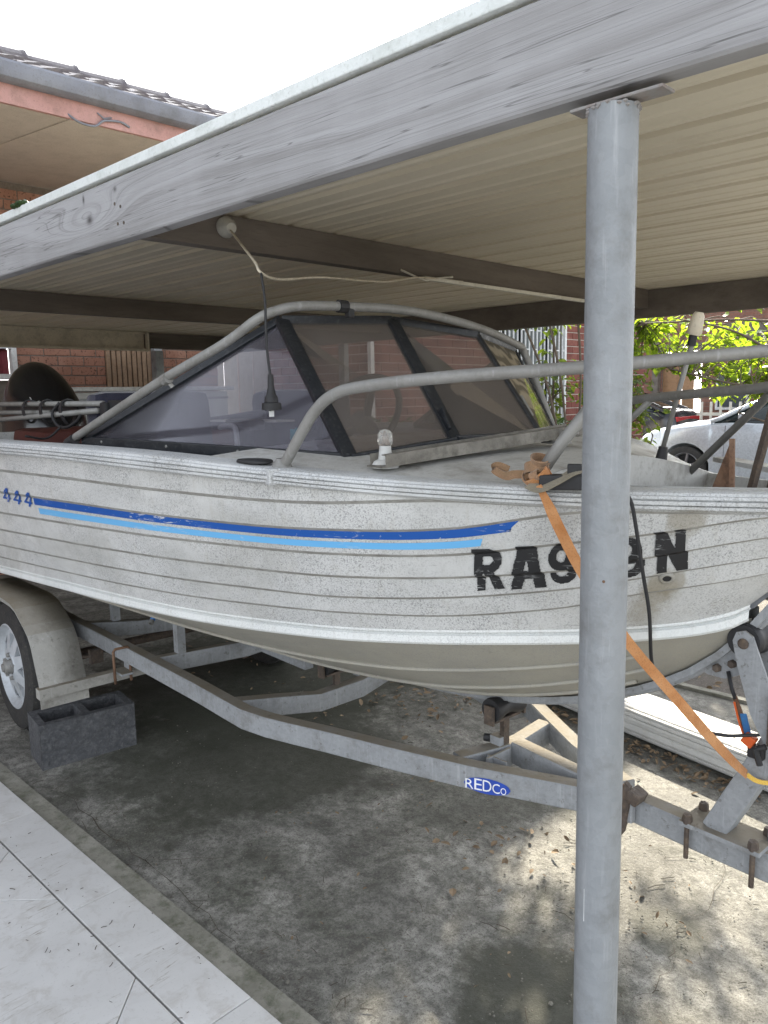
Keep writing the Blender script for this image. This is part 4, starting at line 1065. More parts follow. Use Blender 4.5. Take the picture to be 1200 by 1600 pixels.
# bottom, chine strip, keel
def bot_pt(u, t, off, sgn):
    ys, zt, zb, xc, yc, zc = hk(u); zk = KEEL(xc)[0]
    y = yc*(1-t); z = zc+(zk-zc)*t-.045*math.sin(math.pi*t)*min(1, yc/.5)*(.9)
    return B(xc, sgn*y, z-off)
for sgn in (-1, 1):
    MB().grid([[bot_pt(u, j/10, 0, sgn) for j in range(11)] for u in US]).build('bottom_plate', M['bottom'], boat, smooth=True)
    for tl in (.28, .55, .80):
        pts = [bot_pt(u, tl*(1-.0*i), .003, sgn) for i, u in enumerate(US[::2]) if hk(u)[4] > .12+.1*tl]
        MB().tube(pts, .0062, 6).build('bottom_rib', M['bottom'], boat, smooth=True)
    # chine strip: a rolled extrusion of two steps
    rows = []
    for u in US:
        ys, zt, zb, xc, yc, zc = hk(u); e = .01
        yb2 = hk(min(u+e, .645))[4]; xb2 = hk(min(u+e, .645))[3]; sl = (yb2-yc)/max(xb2-xc, 1e-4); n_ = Vector((-sl, 1, 0)).normalized(); k = min(1, yc/.08+.25)
        r_ = []
        for dz, o_ in ((.040, -.006), (.036, .008), (.026, .010), (.022, .004), (.018, .013), (.002, .015), (-.004, .010), (-.004, -.012)):
            r_.append(B(xc+n_.x*o_*k, sgn*(yc+n_.y*o_), zc+dz))
        rows.append(r_)
    MB().grid(rows).build('chine_strip', M['chine'], boat, smooth=35)
    # gunwale: outboard rub face with two beads and flat inner top
    rows = []
    for u in US:
        ys, zt, zb, xc, yc, zc = hk(u); sl = (hk(min(u+.01, .645))[0]-ys)/.01; n_ = Vector((-sl, 1, 0)).normalized(); k = min(1, ys/.10+.2); h = zt-zb; r_ = []
        for fz, o_ in ((-.25, -.014), (-.16, .002), (-.05, .006), (.0, .012), (.03, .018), (.20, .019), (.22, .013), (.27, .013), (.29, .021), (.50, .022), (.52, .014), (.58, .014), (.60, .020), (.76, .018), (.79, .011), (.93, .009), (1.0, .002), (1.03, -.012), (1.02, -.050), (.98, -.085), (.4, -.087)):
            yy = ys+n_.y*o_*(1 if o_ > 0 else min(1, ys/.1)); r_.append(BH(u+n_.x*o_*(k if o_ > 0 else 0), sgn*max(yy, .001), zb+h*fz))
        rows.append(r_)
    MB().grid(rows).build('gunwale', M['hull_trim'], boat, smooth=32)
    # inner lining
    rows = []
    for u in US:
        ys, zt, zb, xc, yc, zc = hk(u)
        rows.append([BH(u, sgn*max(ys-.086, .0005), zt-.02), BH(u+(xc-u)*.5, sgn*max((ys+yc)/2-.07, .0005), (zt+zc)/2), B(xc, sgn*max(yc-.09, .0005), zc+.02), B(xc, 0, max(KEEL(xc)[0]+.12, zc-.03))])
    MB().grid(rows).build('inner_lining', M['liner'], boat, smooth=30)
kb = MB(); kp = [B(x_, 0, KEEL(x_)[0]-.006) for x_ in [-3.5+i*3.91/60 for i in range(61)]]
stem = [B(.41, 0, .985), B(.46, 0, 1.05), B(.53, 0, 1.15), B(.60, 0, 1.24), B(.648, 0, 1.297)]
for i in range(len(kp)-1): pass
kb.ribbon(kp+stem[1:], .042, BE2, .016); kb.tube([p-Vector((0, 0, .010)) for p in kp]+[p+BE1*.012 for p in stem[1:]], .009, 8)
kb.build('keel', M['steel'], boat, smooth=40)
tr = MB(); ys, zt, zb, xc, yc, zc = hk(-3.55); tr.add([B(-3.55, -ys, zt), B(-3.55, ys, zt), B(-3.55, yc, zc), B(-3.55, 0, .545), B(-3.55, -yc, zc)], [(0, 1, 2, 3, 4)]); tr.build('transom', M['hull'], boat)
# joint in the gunwale and sealant bead
ys, zt, zb, xc, yc, zc = hk(-.36)
MB().box(B(-.36, -ys-.008, (zt+zb)/2-.002), (.030, .03, zt-zb+.006), Matrix.Rotation(BT-.25, 3, 'Z'), .004).build('gunwale_joiner', M['hull_trim'], boat)

# ---- deck
def ysx(u): return hk(u)[0]
def ztx(u): return hk(u)[1]
rows = []
for i in range(41):
    x_ = -.64+(.10+.64)*i/40; w_ = ysx(x_)-.045
    rows.append([BH(x_, w_*(j/12*2-1), ztx(x_)+.034*(1-(j/12*2-1)**2)*min(1, 1) - .002) for j in range(13)])
MB().grid(rows).build('foredeck', M['deck'], boat, smooth=True, fix=False)
# anchor well
w1 = ysx(.10)-.07; zt1 = ztx(.1)
def half_at(u, z):
    ys, zt, zb, xc, yc, zc = hk(u); return max(min(ys-(ys-yc)*(zt-z)/(zt-zc)-.05, ys-.05), .003)
wq = ysx(.10)-.045; tq = [BH(.102, wq*(j/12*2-1), zt1+.034*(1-(j/12*2-1)**2)-.002) for j in range(13)]; bq = [BH(.102, half_at(.10, 1.13)*.86*(j/12*2-1), 1.13) for j in range(13)]
MB().grid([tq, bq]).build('well_bulkhead', M['deck'], boat)
rows = []
for i in range(14):
    x_ = .10+.5*i/13; w_ = half_at(x_, 1.15)*.86; rows.append([BH(x_, -w_, 1.15), BH(x_, w_, 1.15)])
MB().grid(rows).build('well_floor', M['liner'], boat)
for sgn in (-1, 1):
    rows = []
    for i in range(14):
        x_ = .10+.5*i/13; w_ = max(ysx(x_)-.086, .003); rows.append([BH(x_, sgn*w_, ztx(x_)+.001), BH(x_, sgn*half_at(x_, 1.15)*.86, 1.14)])
    MB().grid(rows).build('well_side', M['deck'], boat)
MB().beam(B(.14, w1-.02, 1.312), B(.55, .08, 1.303), .05, .012).build('bow_stiffener', M['deck'], boat)
# dash, floor, side decks
MB().box(B(-.82, 0, 1.17), (.03, 1.15, .34), Matrix.Rotation(BT, 3, 'Z')).build('dash_panel', M['liner'], boat)
MB().box(B(-2.2, 0, .93), (2.7, 1.36, .02), Matrix.Rotation(BT, 3, 'Z')).build('cockpit_floor', M['liner'], boat)
RZ = Matrix.Rotation(BT, 3, 'Z')

# ---- windscreen
WA, WA1 = (-.363, -.50, 1.345), (-.757, -.42, 1.712)
WB, WB1 = (-.295, -.20, 1.374), (-.605, -.14, 1.712)
WC, WC1 = (-.281, .15, 1.369), (-.509, .12, 1.675)
WD, WD1 = (-.431, .42, 1.355), (-.563, .36, 1.640)
WF = (-1.36, -.775, 1.372)
WG = (-1.50, .80, 1.36)
ws = empty('windscreen', B(0, 0, 0)); ws.parent = boat; ws.location = B(-.5, 0, 1.36)-wloc(boat)
def pane(name, pts, mat, parent):
    vs = [B(*p) for p in pts]; n_ = (vs[1]-vs[0]).cross(vs[-1]-vs[0]).normalized()*.0015
    return MB().add([v+n_ for v in vs]+[v-n_ for v in vs], [tuple(range(len(vs))), tuple(reversed(range(len(vs), 2*len(vs))))]+[(j, (j+1) % len(vs), len(vs)+(j+1) % len(vs), len(vs)+j) for j in range(len(vs))]).build(name, mat, parent)
pane('front_pane', [WA, WB, WB1, WA1], M['pane'], ws); pane('front_pane', [WB, WC, WC1, WB1], M['pane'], ws)
pane('front_pane', [WC, WD, WD1, WC1], M['swirlpane'], ws)
pane('side_pane', [WA, WF, WA1], M['sidepane'], ws); pane('side_pane', [WD, WG, WD1], M['sidepane'], ws)
def fbar(name, a, b, w_, h, parent=ws, up=None, mat='frame'):
    MB().beam(B(*a), B(*b), w_, h, up=up if up else Vector((0, 0, 1)), bev=.003).build(name, M[mat], parent)
def V3(p): return Vector(p)
nF = (B(*WB)-B(*WA)).cross(B(*WA1)-B(*WA)).normalized(); nF2 = (B(*WC)-B(*WB)).cross(B(*WB1)-B(*WB)).normalized(); nS = (B(*WF)-B(*WA)).cross(B(*WA1)-B(*WA)).normalized()
fbar('mullion', WA, WA1, .038, .020, up=nF); fbar('mullion', WB, WB1, .034, .020, up=nF); fbar('mullion', WC, WC1, .016, .014, up=nF2); fbar('mullion', WD, WD1, .010, .014, up=nF2)
def off(p, dz=0, dx=0): return (p[0]+dx, p[1], p[2]+dz)
fbar('base_rail', WA, WB, .022, .026); fbar('base_rail', WB, WC, .026, .034); fbar('base_rail', WC, WD, .022, .024)
fbar('top_rail', WA1, WB1, .022, .026); fbar('top_rail', WB1, WC1, .020, .024); fbar('top_rail', WC1, WD1, .018, .020)
fbar('side_base_rail', WA, WF, .020, .030); fbar('side_top_rail', WF, WA1, .026, .022, up=nS); fbar('side_base_rail', WD, WG, .02, .026); fbar('side_top_rail', WG, WD1, .022, .02)
# hinged cover on the middle mullion, latch, screws
fbar('latch', (WC[0]-.05, WC[1]+.012, WC[2]+.06), (WC[0]-.09, WC[1]+.008, WC[2]+.12), .012, .012, mat='tube', up=nF2)
fbar('latch', (WB[0]-.02, WB[1]-.005, WB[2]+.03), (WB[0]-.055, WB[1], WB[2]+.085), .006, .026, mat='frame', up=nF)
for f_ in (.1, .35, .62, .9):
    p_ = V3(WA).lerp(V3(WF), f_); MB().lathe([(0, .004), (.004, .003), (.005, 0)], B(p_.x, p_.y-.010, p_.z+.002), -BE2, n=8).build('screw', M['tube'], ws)
for f_ in (.15, .8):
    p_ = V3(WA).lerp(V3(WB), f_); MB().lathe([(0, .004), (.004, .003), (.005, 0)], B(p_.x+.008, p_.y-.008, p_.z+.002), (nF if nF.y < 0 else -nF), n=8).build('screw', M['tube'], ws)

# grab tube over the screen
gr = smooth_path([B(-1.396, -.80, 1.375), B(-1.13, -.76, 1.468), B(-.876, -.72, 1.556), B(-.70, -.645, 1.635), B(-.606, -.60, 1.692), B(-.578, -.56, 1.714), B(-.551, -.50, 1.727), B(-.543, -.36, 1.733), B(-.518, -.15, 1.731), B(-.505, .10, 1.699), B(-.555, .36, 1.656), B(-.57, .43, 1.62), B(-.50, .49, 1.38)], 6)
gt_ = MB().tube(gr, .0125, 14).build('grab_tube', M['tube'], boat, smooth=True)
MB().tube([gr[0]+BV(-.03, 0, -.012), gr[0]+BV(.03, 0, .004)], .017, 10).box(gr[0]+BV(-.01, 0, -.016), (.075, .04, .014), RZ, .004).build('tube_foot', M['black'], boat, smooth=40)
cl_ = MB(); c_ = B(-.545, -.37, 1.733); cl_.tube([c_+BV(0, -.014, 0), c_+BV(0, .014, 0)], .017, 10); cl_.box(c_+BV(.004, .022, -.014), (.02, .02, .03), RZ, .003); cl_.build('tube_clamp', M['black'], gt_)
c2 = B(-.875, -.72, 1.552); MB().tube([c2+BV(-.012, 0, -.004), c2+BV(.012, 0, .004)], .016, 10).beam(c2, c2+BV(.010, .012, -.022), .010, .010).build('tube_clamp', M['tube'], gt_)
# rod clips wires

# bow rails
rail = smooth_path([B(-.372, -.695, 1.335), B(-.340, -.69, 1.375), B(-.305, -.68, 1.425), B(-.270, -.67, 1.468), B(-.222, -.66, 1.500), B(-.15, -.64, 1.517), B(.046, -.58, 1.532), B(.231, -.42, 1.544), B(.345, -.27, 1.557), B(.45, -.10, 1.572), B(.50, .0, 1.578)], 6)
rl_ = MB().tube(rail, .0127, 14).build('bow_rail', M['tube'], boat, smooth=True)
prail = smooth_path([B(.50, 0, 1.578), B(.42, .03, 1.508), B(.215, .12, 1.491), B(-.079, .28, 1.471), B(-.28, .385, 1.43), B(-.36, .42, 1.36)], 6)
MB().tube(prail, .0115, 12).build('bow_rail', M['tube'], boat, smooth=True)
MB().tube([B(.148, -.430, 1.325), B(.190, -.405, 1.40), B(.284, -.355, 1.535)], .0125, 12).build('rail_stanchion', M['tube'], boat, smooth=True)
MB().tube([B(.088, .30, 1.275), B(.34, .15, 1.470), B(.40, .07, 1.502)], .0095, 12).build('rail_stanchion', M['tube'], boat, smooth=True)
MB().tube([B(-.16, .27, 1.345), B(.02, .23, 1.48)], .0085, 10).build('rail_stanchion', M['tube'], boat, smooth=True)
MB().lathe([(.012, .022), (.024, .004), (.026, 0)], B(-.372, -.695, 1.338), n=16).build('rail_foot', M['tube'], boat, smooth=40)
rf_ = MB(); rows = []
rf_.lathe([(0, .004), (.052, .003), (.056, 0), (.056, -.004)], (0, 0, 0), n=24)
v_ = [(-.015, 0, 0)]
oc = B(-.455, -.715, 1.352); rf_.v = [tuple(oc+Vector((p[0]*1.0, p[1]*.6, p[2]))) for p in rf_.v]; rf_.build('deck_plate', M['black'], boat, smooth=40)

# stern light pole on the port bow
pl_ = empty('anchor_light', B(.057, .22, 1.32)); pl_.parent = boat; pl_.location = B(.011, .30, 1.29)-wloc(boat)
MB().tube([B(.011, .30, 1.335), B(.087, .30, 1.625)], .0068, 10).build('pole', M['tube'], pl_, smooth=True)
MB().tube([B(.004, .30, 1.282), B(.014, .30, 1.345)], .0145, 12, radii=[.019, .012]).build('socket', M['black'], pl_, smooth=40)
MB().tube([B(.083, .30, 1.613), B(.089, .30, 1.643)], .011, 12).build('collar', M['black'], pl_, smooth=40)
MB().tube([B(.089, .30, 1.641), B(.091, .30, 1.648), B(.100, .30, 1.690), B(.102, .30, 1.698)], .016, 14, radii=[.015, .019, .0155, .010]).build('lens', M['purlin'], pl_, smooth=40)

# lettering, stripes (projected on the hull)
hv, hf = [], []
for o_ in [c for c in boat.children if c.name.startswith('strake')]:
    b_ = len(hv); wl_ = wloc(o_); hv += [v.co+wl_ for v in o_.data.vertices]; hf += [tuple(i+b_ for i in p.vertices) for p in o_.data.polygons]
bvh = BVHTree.FromPolygons(hv, hf)
def on_hull(x, z, lift=.004):
    p_, n_, i_, d_ = bvh.ray_cast(B(x, -1.6, z), BE2)
    if p_ is None: return B(x, -.3, z)
    return p_-BE2*lift
def stripe(name, s0, s1, x0, x1, mat, slant=.012, k=2, lift=.0014):
    rows = []; n_ = 110
    for i in range(n_+1):
        r_ = []
        for j in range(4):
            s_ = s0+(s1-s0)*j/3; u = x0+(x1-x0)*i/n_-(slant*j/3 if i == n_ else 0)
            T_ = (0,)+tk(u)+(1,); t = T_[k]+(T_[k+1]-T_[k])*s_
            r_.append(side_pt(u, t, .010*s_**.8+lift, -1))
        rows.append(r_)
    return MB().grid(rows).build(name, M[mat], boat, smooth=True)
stripe('blue_stripe', .07, .43, -1.567, .124, 'blue', .022)
stripe('light_blue_stripe', .55, .80, -1.54, .060, 'sky', .004)

def glyph(ch, quad, mat, lift=.0035, bold=.03, name='letter', parent=boat, mapper=None, cuts=.005):
    """quad: (x,z) of bottom-left, bottom-right, top-right, top-left on the hull"""
    cu_ = bpy.data.curves.new('t', 'FONT'); cu_.body = ch; cu_.offset = bold; cu_.resolution_u = 3
    to = bpy.data.objects.new('t', cu_); COL.objects.link(to)
    dg = bpy.context.evaluated_depsgraph_get(); me = bpy.data.meshes.new_from_object(to.evaluated_get(dg))
    bpy.data.objects.remove(to)
    bm = bmesh.new(); bm.from_mesh(me); bmesh.ops.triangulate(bm, faces=bm.faces)
    xs_ = [v.co.x for v in bm.verts]; ys_ = [v.co.y for v in bm.verts]; x0, x1, y0, y1 = min(xs_), max(xs_), min(ys_), max(ys_)
    H = max(abs(quad[3][1]-quad[0][1]), .01)
    for _ in range(7):
        es = [e for e in bm.edges if e.calc_length()*H/(y1-y0) > cuts]
        if not es: break
        bmesh.ops.subdivide_edges(bm, edges=es, cuts=1); bmesh.ops.triangulate(bm, faces=[f for f in bm.faces if len(f.verts) > 3])
    for v in bm.verts:
        a = (v.co.x-x0)/(x1-x0); c = (v.co.y-y0)/(y1-y0)
        bl, br, trr, tl = quad
        p_ = [(bl[i]*(1-a)+br[i]*a)*(1-c)+(tl[i]*(1-a)+trr[i]*a)*c for i in range(2)]
        w_ = mapper(p_[0], p_[1]) if mapper else on_hull(p_[0], p_[1], lift)
        v.co = w_-wloc(parent)
    me2 = bpy.data.meshes.new(name); bm.to_mesh(me2); bm.free(); me2.materials.append(mat)
    o_ = bpy.data.objects.new(name, me2); COL.objects.link(o_); o_.parent = parent; return o_

# block lettering drawn cell by cell so it can follow the ribs of the hull
def el(x, y, cx, cy, rx, ry): return ((x-cx)/rx)**2+((y-cy)/ry)**2 < 1
def seg(x, y, ax_, ay, bx, by, w_):
    dx, dy = bx-ax_, by-ay; t = max(0, min(1, ((x-ax_)*dx+(y-ay)*dy)/(dx*dx+dy*dy))); return math.hypot(x-ax_-dx*t, y-ay-dy*t) < w_/2
def rc_(x, y, a, b, c, d): return a < x < c and b < y < d
def g_R(x, y): return rc_(x, y, 0, 0, 1.9, 10) or ((rc_(x, y, 1, 4.2, 3.4, 10) or el(x, y, 3.3, 7.1, 2.6, 2.9)) and not (rc_(x, y, 1.9, 6.2, 3.1, 8.2) or el(x, y, 3.1, 7.2, .95, 1.0))) or seg(x, y, 2.8, 5.2, 5.2, -.6, 2.0)
def g_A(x, y): return (seg(x, y, .9, -.8, 2.7, 11, 1.9) or seg(x, y, 5.2, -.8, 3.3, 11, 1.9) or rc_(x, y, 2.0, 8.0, 4.0, 10)) or rc_(x, y, 1.4, 2.3, 4.8, 4.2)
def g_9(x, y):
    up = el(x, y, 2.95, 6.7, 2.85, 3.3) and not el(x, y, 2.8, 6.9, 1.0, 1.45)
    lo = el(x, y, 3.0, 3.1, 2.9, 3.1) and y < 3.3 and not el(x, y, 2.6, 3.6, 1.45, 1.7) and not (x < 2.2 and y > 2.9)
    return up or lo or rc_(x, y, 4.0, 3.0, 5.87, 6.8)
def g_N(x, y): return rc_(x, y, 0, 0, 2.0, 10) or rc_(x, y, 4.0, 0, 6, 10) or seg(x, y, .7, 10.4, 5.3, -.4, 2.3)
def g_4(x, y): return seg(x, y, 3.9, 10, .5, 2.9, 1.1) or rc_(x, y, 0, 2.1, 6, 3.3) or rc_(x, y, 3.7, 0, 4.9, 9.6)
def cells(fn, quad, mat, name, nx=46, ny=70, lift=.003):
    b = MB(); idx = {}
    bl, br, trr, tl = quad
    def P(i, j):
        if (i, j) not in idx:
            a, c = i/nx, j/ny; p_ = [(bl[k]*(1-a)+br[k]*a)*(1-c)+(tl[k]*(1-a)+trr[k]*a)*c for k in range(2)]
            idx[(i, j)] = len(b.v); b.v.append(tuple(on_hull(p_[0], p_[1], lift)))
        return idx[(i, j)]
    for i in range(nx):
        for j in range(ny):
            x_, y_ = (i+.5)/nx*6, (j+.5)/ny*10
            wob = .12*mnoise.noise(Vector((x_*1.3, y_*1.3, len(name))))
            if fn(x_+wob, y_-wob): b.f.append((P(i, j), P(i+1, j), P(i+1, j+1), P(i, j+1))); b.mi.append(0)
    return b.build(name, mat, boat, fix=False)
for fn, quad in ((g_R, [(-.0106, 1.0653), (.0424, 1.0749), (.0660, 1.1735), (.0140, 1.1696)]), (g_A, [(.0520, 1.0726), (.1180, 1.0824), (.1427, 1.1832), (.0773, 1.1780)]),
                 (g_9, [(.1237, 1.0889), (.1725, 1.0958), (.1957, 1.1898), (.1475, 1.1868)]), (g_9, [(.2386, 1.1061), (.287, 1.1186), (.3024, 1.2068), (.2546, 1.1999)]),
                 (g_N, [(.3055, 1.1222), (.3556, 1.134), (.3682, 1.2246), (.3225, 1.2169)])):
    cells(fn, quad, M['ink'], 'letter')
for quad in ([(-1.9017, 1.1425), (-1.813, 1.1468), (-1.7586, 1.2016), (-1.8468, 1.1994)], [(-1.7825, 1.1464), (-1.6986, 1.1482), (-1.6473, 1.2014), (-1.7259, 1.1997)], [(-1.6684, 1.15), (-1.5969, 1.1487), (-1.5466, 1.2027), (-1.6168, 1.2016)]):
    cells(g_4, quad, M['blue'], 'numeral', 24, 30)
# drain ring in the bow
c_ = on_hull(.3144, 1.1101, .002); nn = (on_hull(.33, 1.11)-on_hull(.30, 1.11)).cross(on_hull(.3144, 1.13)-on_hull(.3144, 1.09)).normalized()
if nn.dot(BE2) > 0: nn = -nn
rg = MB().lathe([(.0085, -.004), (.009, .003), (.012, .005), (.0155, .003), (.017, -.002)], c_, nn, 20).build('drain_ring', M['hull_trim'], boat, smooth=True)
MB().lathe([(0, .0015), (.0088, .0015)], c_, nn, 16).build('drain_hole', M['black'], rg)
# bow eye plate under the forefoot
be = MB(); be.prism([BV(.295, 0, .872), BV(.35, 0, .915), BV(.40, 0, .968), BV(.418, 0, .93), BV(.40, 0, .885), BV(.355, 0, .862), BV(.315, 0, .862)], BO+BE2*-.006-Vector((0, 0, .012)), BO+BE2*.006-Vector((0, 0, .012)))
be = be.build('bow_eye_plate', M['steel'], boat)
for (x_, z_) in ((.338, .872), (.372, .890), (.392, .912)):
    MB().lathe([(0, .012), (.008, .011), (.010, .006), (.010, -.001), (.014, -.002), (.014, -.006)], B(x_, -.007, z_), -BE2, n=6).build('bolt', M['rustdark'], be)

# cockpit things
sw = empty('steering_wheel', B(-.9, .02, 1.42)); sw.parent = boat; sw.location = B(-.9, .02, 1.42)-wloc(boat)
wc = B(-.93, .0, 1.415); wn = BV(-.86, 0, .5).normalized(); u_ = BE2; v_ = wn.cross(u_)
MB().tube([wc+(u_*math.cos(a)+v_*math.sin(a))*.165 for a in [i*2*math.pi/36 for i in range(37)]], .012, 8, caps=False).build('rim', M['black'], sw, smooth=True)
for k in range(3):
    a = k*2*math.pi/3+.5; MB().beam(wc-wn*.03, wc+(u_*math.cos(a)+v_*math.sin(a))*.162, .03, .008, up=wn).build('spoke', M['black'], sw)
MB().lathe([(0, .02), (.03, .015), (.035, -.03), (.015, -.12)], wc, wn, 16).build('hub', M['black'], sw)
def seat(x_, y_):
    t = empty('seat', B(x_, y_, .95)); t.parent = boat; t.location = B(x_, y_, .95)-wloc(boat)
    MB().box(B(x_, y_, 1.12), (.44, .46, .12), RZ, .04).build('cushion', M['navy'], t, smooth=40)
    MB().box(B(x_-.20, y_, 1.33), (.12, .48, .40), RZ @ Matrix.Rotation(-.12, 3, 'Y'), .05).build('backrest', M['navy'], t, smooth=40)
    MB().box(B(x_, y_, 1.0), (.36, .38, .14), RZ).build('base', M['liner'], t)
seat(-1.55, -.36); seat(-1.55, .36)
MB().box(B(-3.0, .1, 1.18), (.5, 1.1, .36), RZ, .05).build('rear_bench', M['maroon'], boat, smooth=40)
cm_ = MB().lathe([(0, .030), (.018, .026), (.030, .014), (.034, 0), (.038, -.012), (.040, -.03)], B(-.836, -.31, 1.375), BV(-.3, -.75, .45), 22).build('compass', M['gloss'], boat, smooth=40)
MB().box(B(-.836, -.31, 1.375)+BV(-.3, -.75, .45).normalized()*.028, (.026, .004, .026), RZ, .001).build('compass_dial', M['teal'], cm_)
MB().lathe([(.0, .033), (.020, .0285), (.0215, .024)], B(-.836, -.31, 1.375), BV(-.3, -.75, .45), 18).build('compass_card', M['teal'], cm_, smooth=True)
lv = MB().box(B(-1.02, -.40, 1.36), (.05, .05, .14), RZ, .01).box(B(-1.01, -.40, 1.415), (.15, .06, .035), RZ, .012).build('throttle', M['gloss'], boat, smooth=40)
MB().tube(smooth_path([B(-1.095, -.44, 1.405), B(-1.05, -.44, 1.412), B(-1.005, -.44, 1.408), B(-.995, -.44, 1.38), B(-.99, -.44, 1.30)], 4), .0085, 10).build('handle', M['white'], lv, smooth=True)
MB().lathe([(0, .006), (.10, .004), (.105, 0)], B(-1.10, -.30, 1.33), BV(.1, -1, .25), 24).build('speaker', M['black'], boat)
MB().beam(B(-1.20, -.38, 1.425), B(-.93, -.30, 1.424), .09, .006).build('console_shelf', M['cream'], boat)

# things lying on the foredeck
lamp = empty('nav_lamp', B(-.20, -.53, 1.342), 'small lamp with cracked clear lens on a white conical base, on the foredeck', 'lamp')
lc_ = B(-.20, -.53, 1.340)
MB().lathe([(0, -.004), (.030, -.004), (.032, .004), (.026, .012), (.0165, .016), (.0135, .040), (.0135, .046), (0, .046)], lc_, n=22).build('base', M['white'], lamp, smooth=40)
ln_ = MB(); ln_.lathe([(.0125, .046), (.0165, .050), (.0175, .060), (.0165, .074), (.011, .081), (0, .084)], lc_, n=20); ln_.build('lens', M['lens'], lamp, smooth=True)
fb = MB()
for k in range(9): fb.tube([lc_+Vector((random.uniform(-.007, .007), random.uniform(-.007, .007), .05)), lc_+Vector((random.uniform(-.006, .006), random.uniform(-.006, .006), .074))], .0012, 4)
fb.lathe([(0, .05), (.006, .052), (.006, .066), (0, .07)], lc_, n=8); fb.build('bulb', M['rust'], lamp)
chn = MB(); A_, B_ = B(-.185, -.565, 1.343), B(-.115, .0, 1.384); d_ = (B_-A_).normalized(); s_ = d_.cross(Vector((0, 0, 1))).normalized(); W2 = .031
chn.beam(A_-d_*.01, B_+d_*.06, 2*W2, .003); chn.beam(A_+s_*W2+Vector((0, 0, .0125)), B_+d_*.06+s_*W2+Vector((0, 0, .0125)), .003, .027); chn.beam(A_-s_*W2+Vector((0, 0, .0125)), B_+d_*.06-s_*W2+Vector((0, 0, .0125)), .003, .027)
chn.beam(A_+s_*(W2-.008)+Vector((0, 0, .0255)), B_+d_*.06+s_*(W2-.008)+Vector((0, 0, .0255)), .017, .0025)
tag(chn.build('metal_channel', M['channel']), 'dirty grey aluminium channel lying across the foredeck before the windscreen', 'metal channel')
ctd = MB(); c_ = B(-.10, -.03, 1.372); ctd.box(c_+Vector((0, 0, -.002)), (.075, .03, .005), RZ, .002); ctd.box(c_+BV(-.014, 0, .012), (.012, .014, .026), RZ, .003); ctd.box(c_+BV(.014, 0, .012), (.012, .014, .026), RZ, .003)
ctd.tube([c_+BV(-.07, .005, .026), c_+BV(-.03, 0, .0225), c_+BV(.03, 0, .0225), c_+BV(.07, -.005, .026)], .0065, 8, radii=[.004, .0075, .0075, .004])
ctd.build('cleat', M['tube'], boat, smooth=40)
MB().box(B(.235, -.395, 1.323), (.17, .035, .030), Matrix.Rotation(BT+.62, 3, 'Z'), .004).box(B(.225, -.41, 1.348), (.028, .022, .022), Matrix.Rotation(BT+.62, 3, 'Z'), .003).build('rod_holder', M['black'], boat)

# strap knotted round the stanchion foot, running down to the trailer
stp = empty('tie_down_strap', B(.15, -.45, 1.33), 'faded orange webbing strap knotted round the rail foot and stretched down to the winch post', 'strap')
sp = [B(.178, -.462, 1.318), B(.196, -.452, 1.278), B(.212, -.44, 1.235), B(.235, -.40, 1.150), B(.263, -.35, 1.065), B(.292, -.30, .981), B(.348, -.20, .850), B(.385, -.135, .765), B(.415, -.08, .698), B(.434, -.05, .664)]
sp = smooth_path(sp, 4); nS_ = len(sp); acr = []
for i in range(nS_):
    a = i/(nS_-1); acr.append(BE1*math.cos(a*1.2+.2)+BE2*math.sin(a*1.2+.2)+Vector((0, 0, .25*math.sin(a*5))))
MB().ribbon(sp, [.012+.010*min(1, i/5) for i in range(nS_)], acr, .0016).build('webbing', M['strap'], stp)
k0 = B(.153, -.432, 1.348)
def loop(c, r1, r2, tilt, w_, mat, nm='knot_loop', a0=0, a1=6.283, rise=0):
    Mx = Euler(tilt).to_matrix(); P = []; A = []
    for i in range(25):
        a = a0+(a1-a0)*i/24; P.append(c+Mx @ Vector((r1*math.cos(a), r2*math.sin(a), rise*(i/24-.5)))); A.append(Mx @ Vector((.15*math.cos(a), .15*math.sin(a), 1)))
    return MB().ribbon(P, w_, A, .0025).build(nm, M[mat], stp, smooth=60)
loop(k0+BV(.004, 0, .012), .018, .018, (.35, .45, 0), .022, 'strapold', rise=.01)
loop(k0+BV(-.001, -.004, -.006), .024, .020, (-.5, .1, .4), .022, 'strapold', rise=.012)
loop(k0+BV(.008, -.008, -.018), .026, .017, (.5, -.5, .2), .020, 'strap', rise=.012)
loop(k0+BV(-.004, -.012, -.020), .020, .015, (1.2, .5, .2), .018, 'strapold', rise=.008)
loop(k0+BV(.010, -.022, -.012), .009, .009, (.2, 1.2, .3), .020, 'strapold')
MB().ribbon(smooth_path([k0+BV(-.012, -.015, -.012), k0+BV(-.035, -.03, -.012), k0+BV(-.055, -.035, -.016), k0+BV(-.078, -.045, -.003), k0+BV(-.070, -.040, .004), k0+BV(-.05, -.030, -.004)], 5), .018, Vector((.2, -.25, 1)), .0018).build('tail', M['strapold'], stp, smooth=60)
MB().ribbon(smooth_path([k0+BV(.0, -.03, -.03), k0+BV(.030, -.03, -.036), k0+BV(.055, -.012, -.022), k0+BV(.075, .012, -.004), k0+BV(.088, .03, .004)], 5), .024, [BE2*.7+Vector((0, 0, .5))+BE1*-.3]*21, .0018).build('tail', M['strapkhaki'], stp, smooth=60)
MB().ribbon(smooth_path([B(.434, -.05, .664), B(.452, -.042, .653), B(.475, -.03, .652), B(.52, -.01, .660)], 5), .010, Vector((0, 0, 1)), .002).build('yellow_end', M['yellow'], stp)
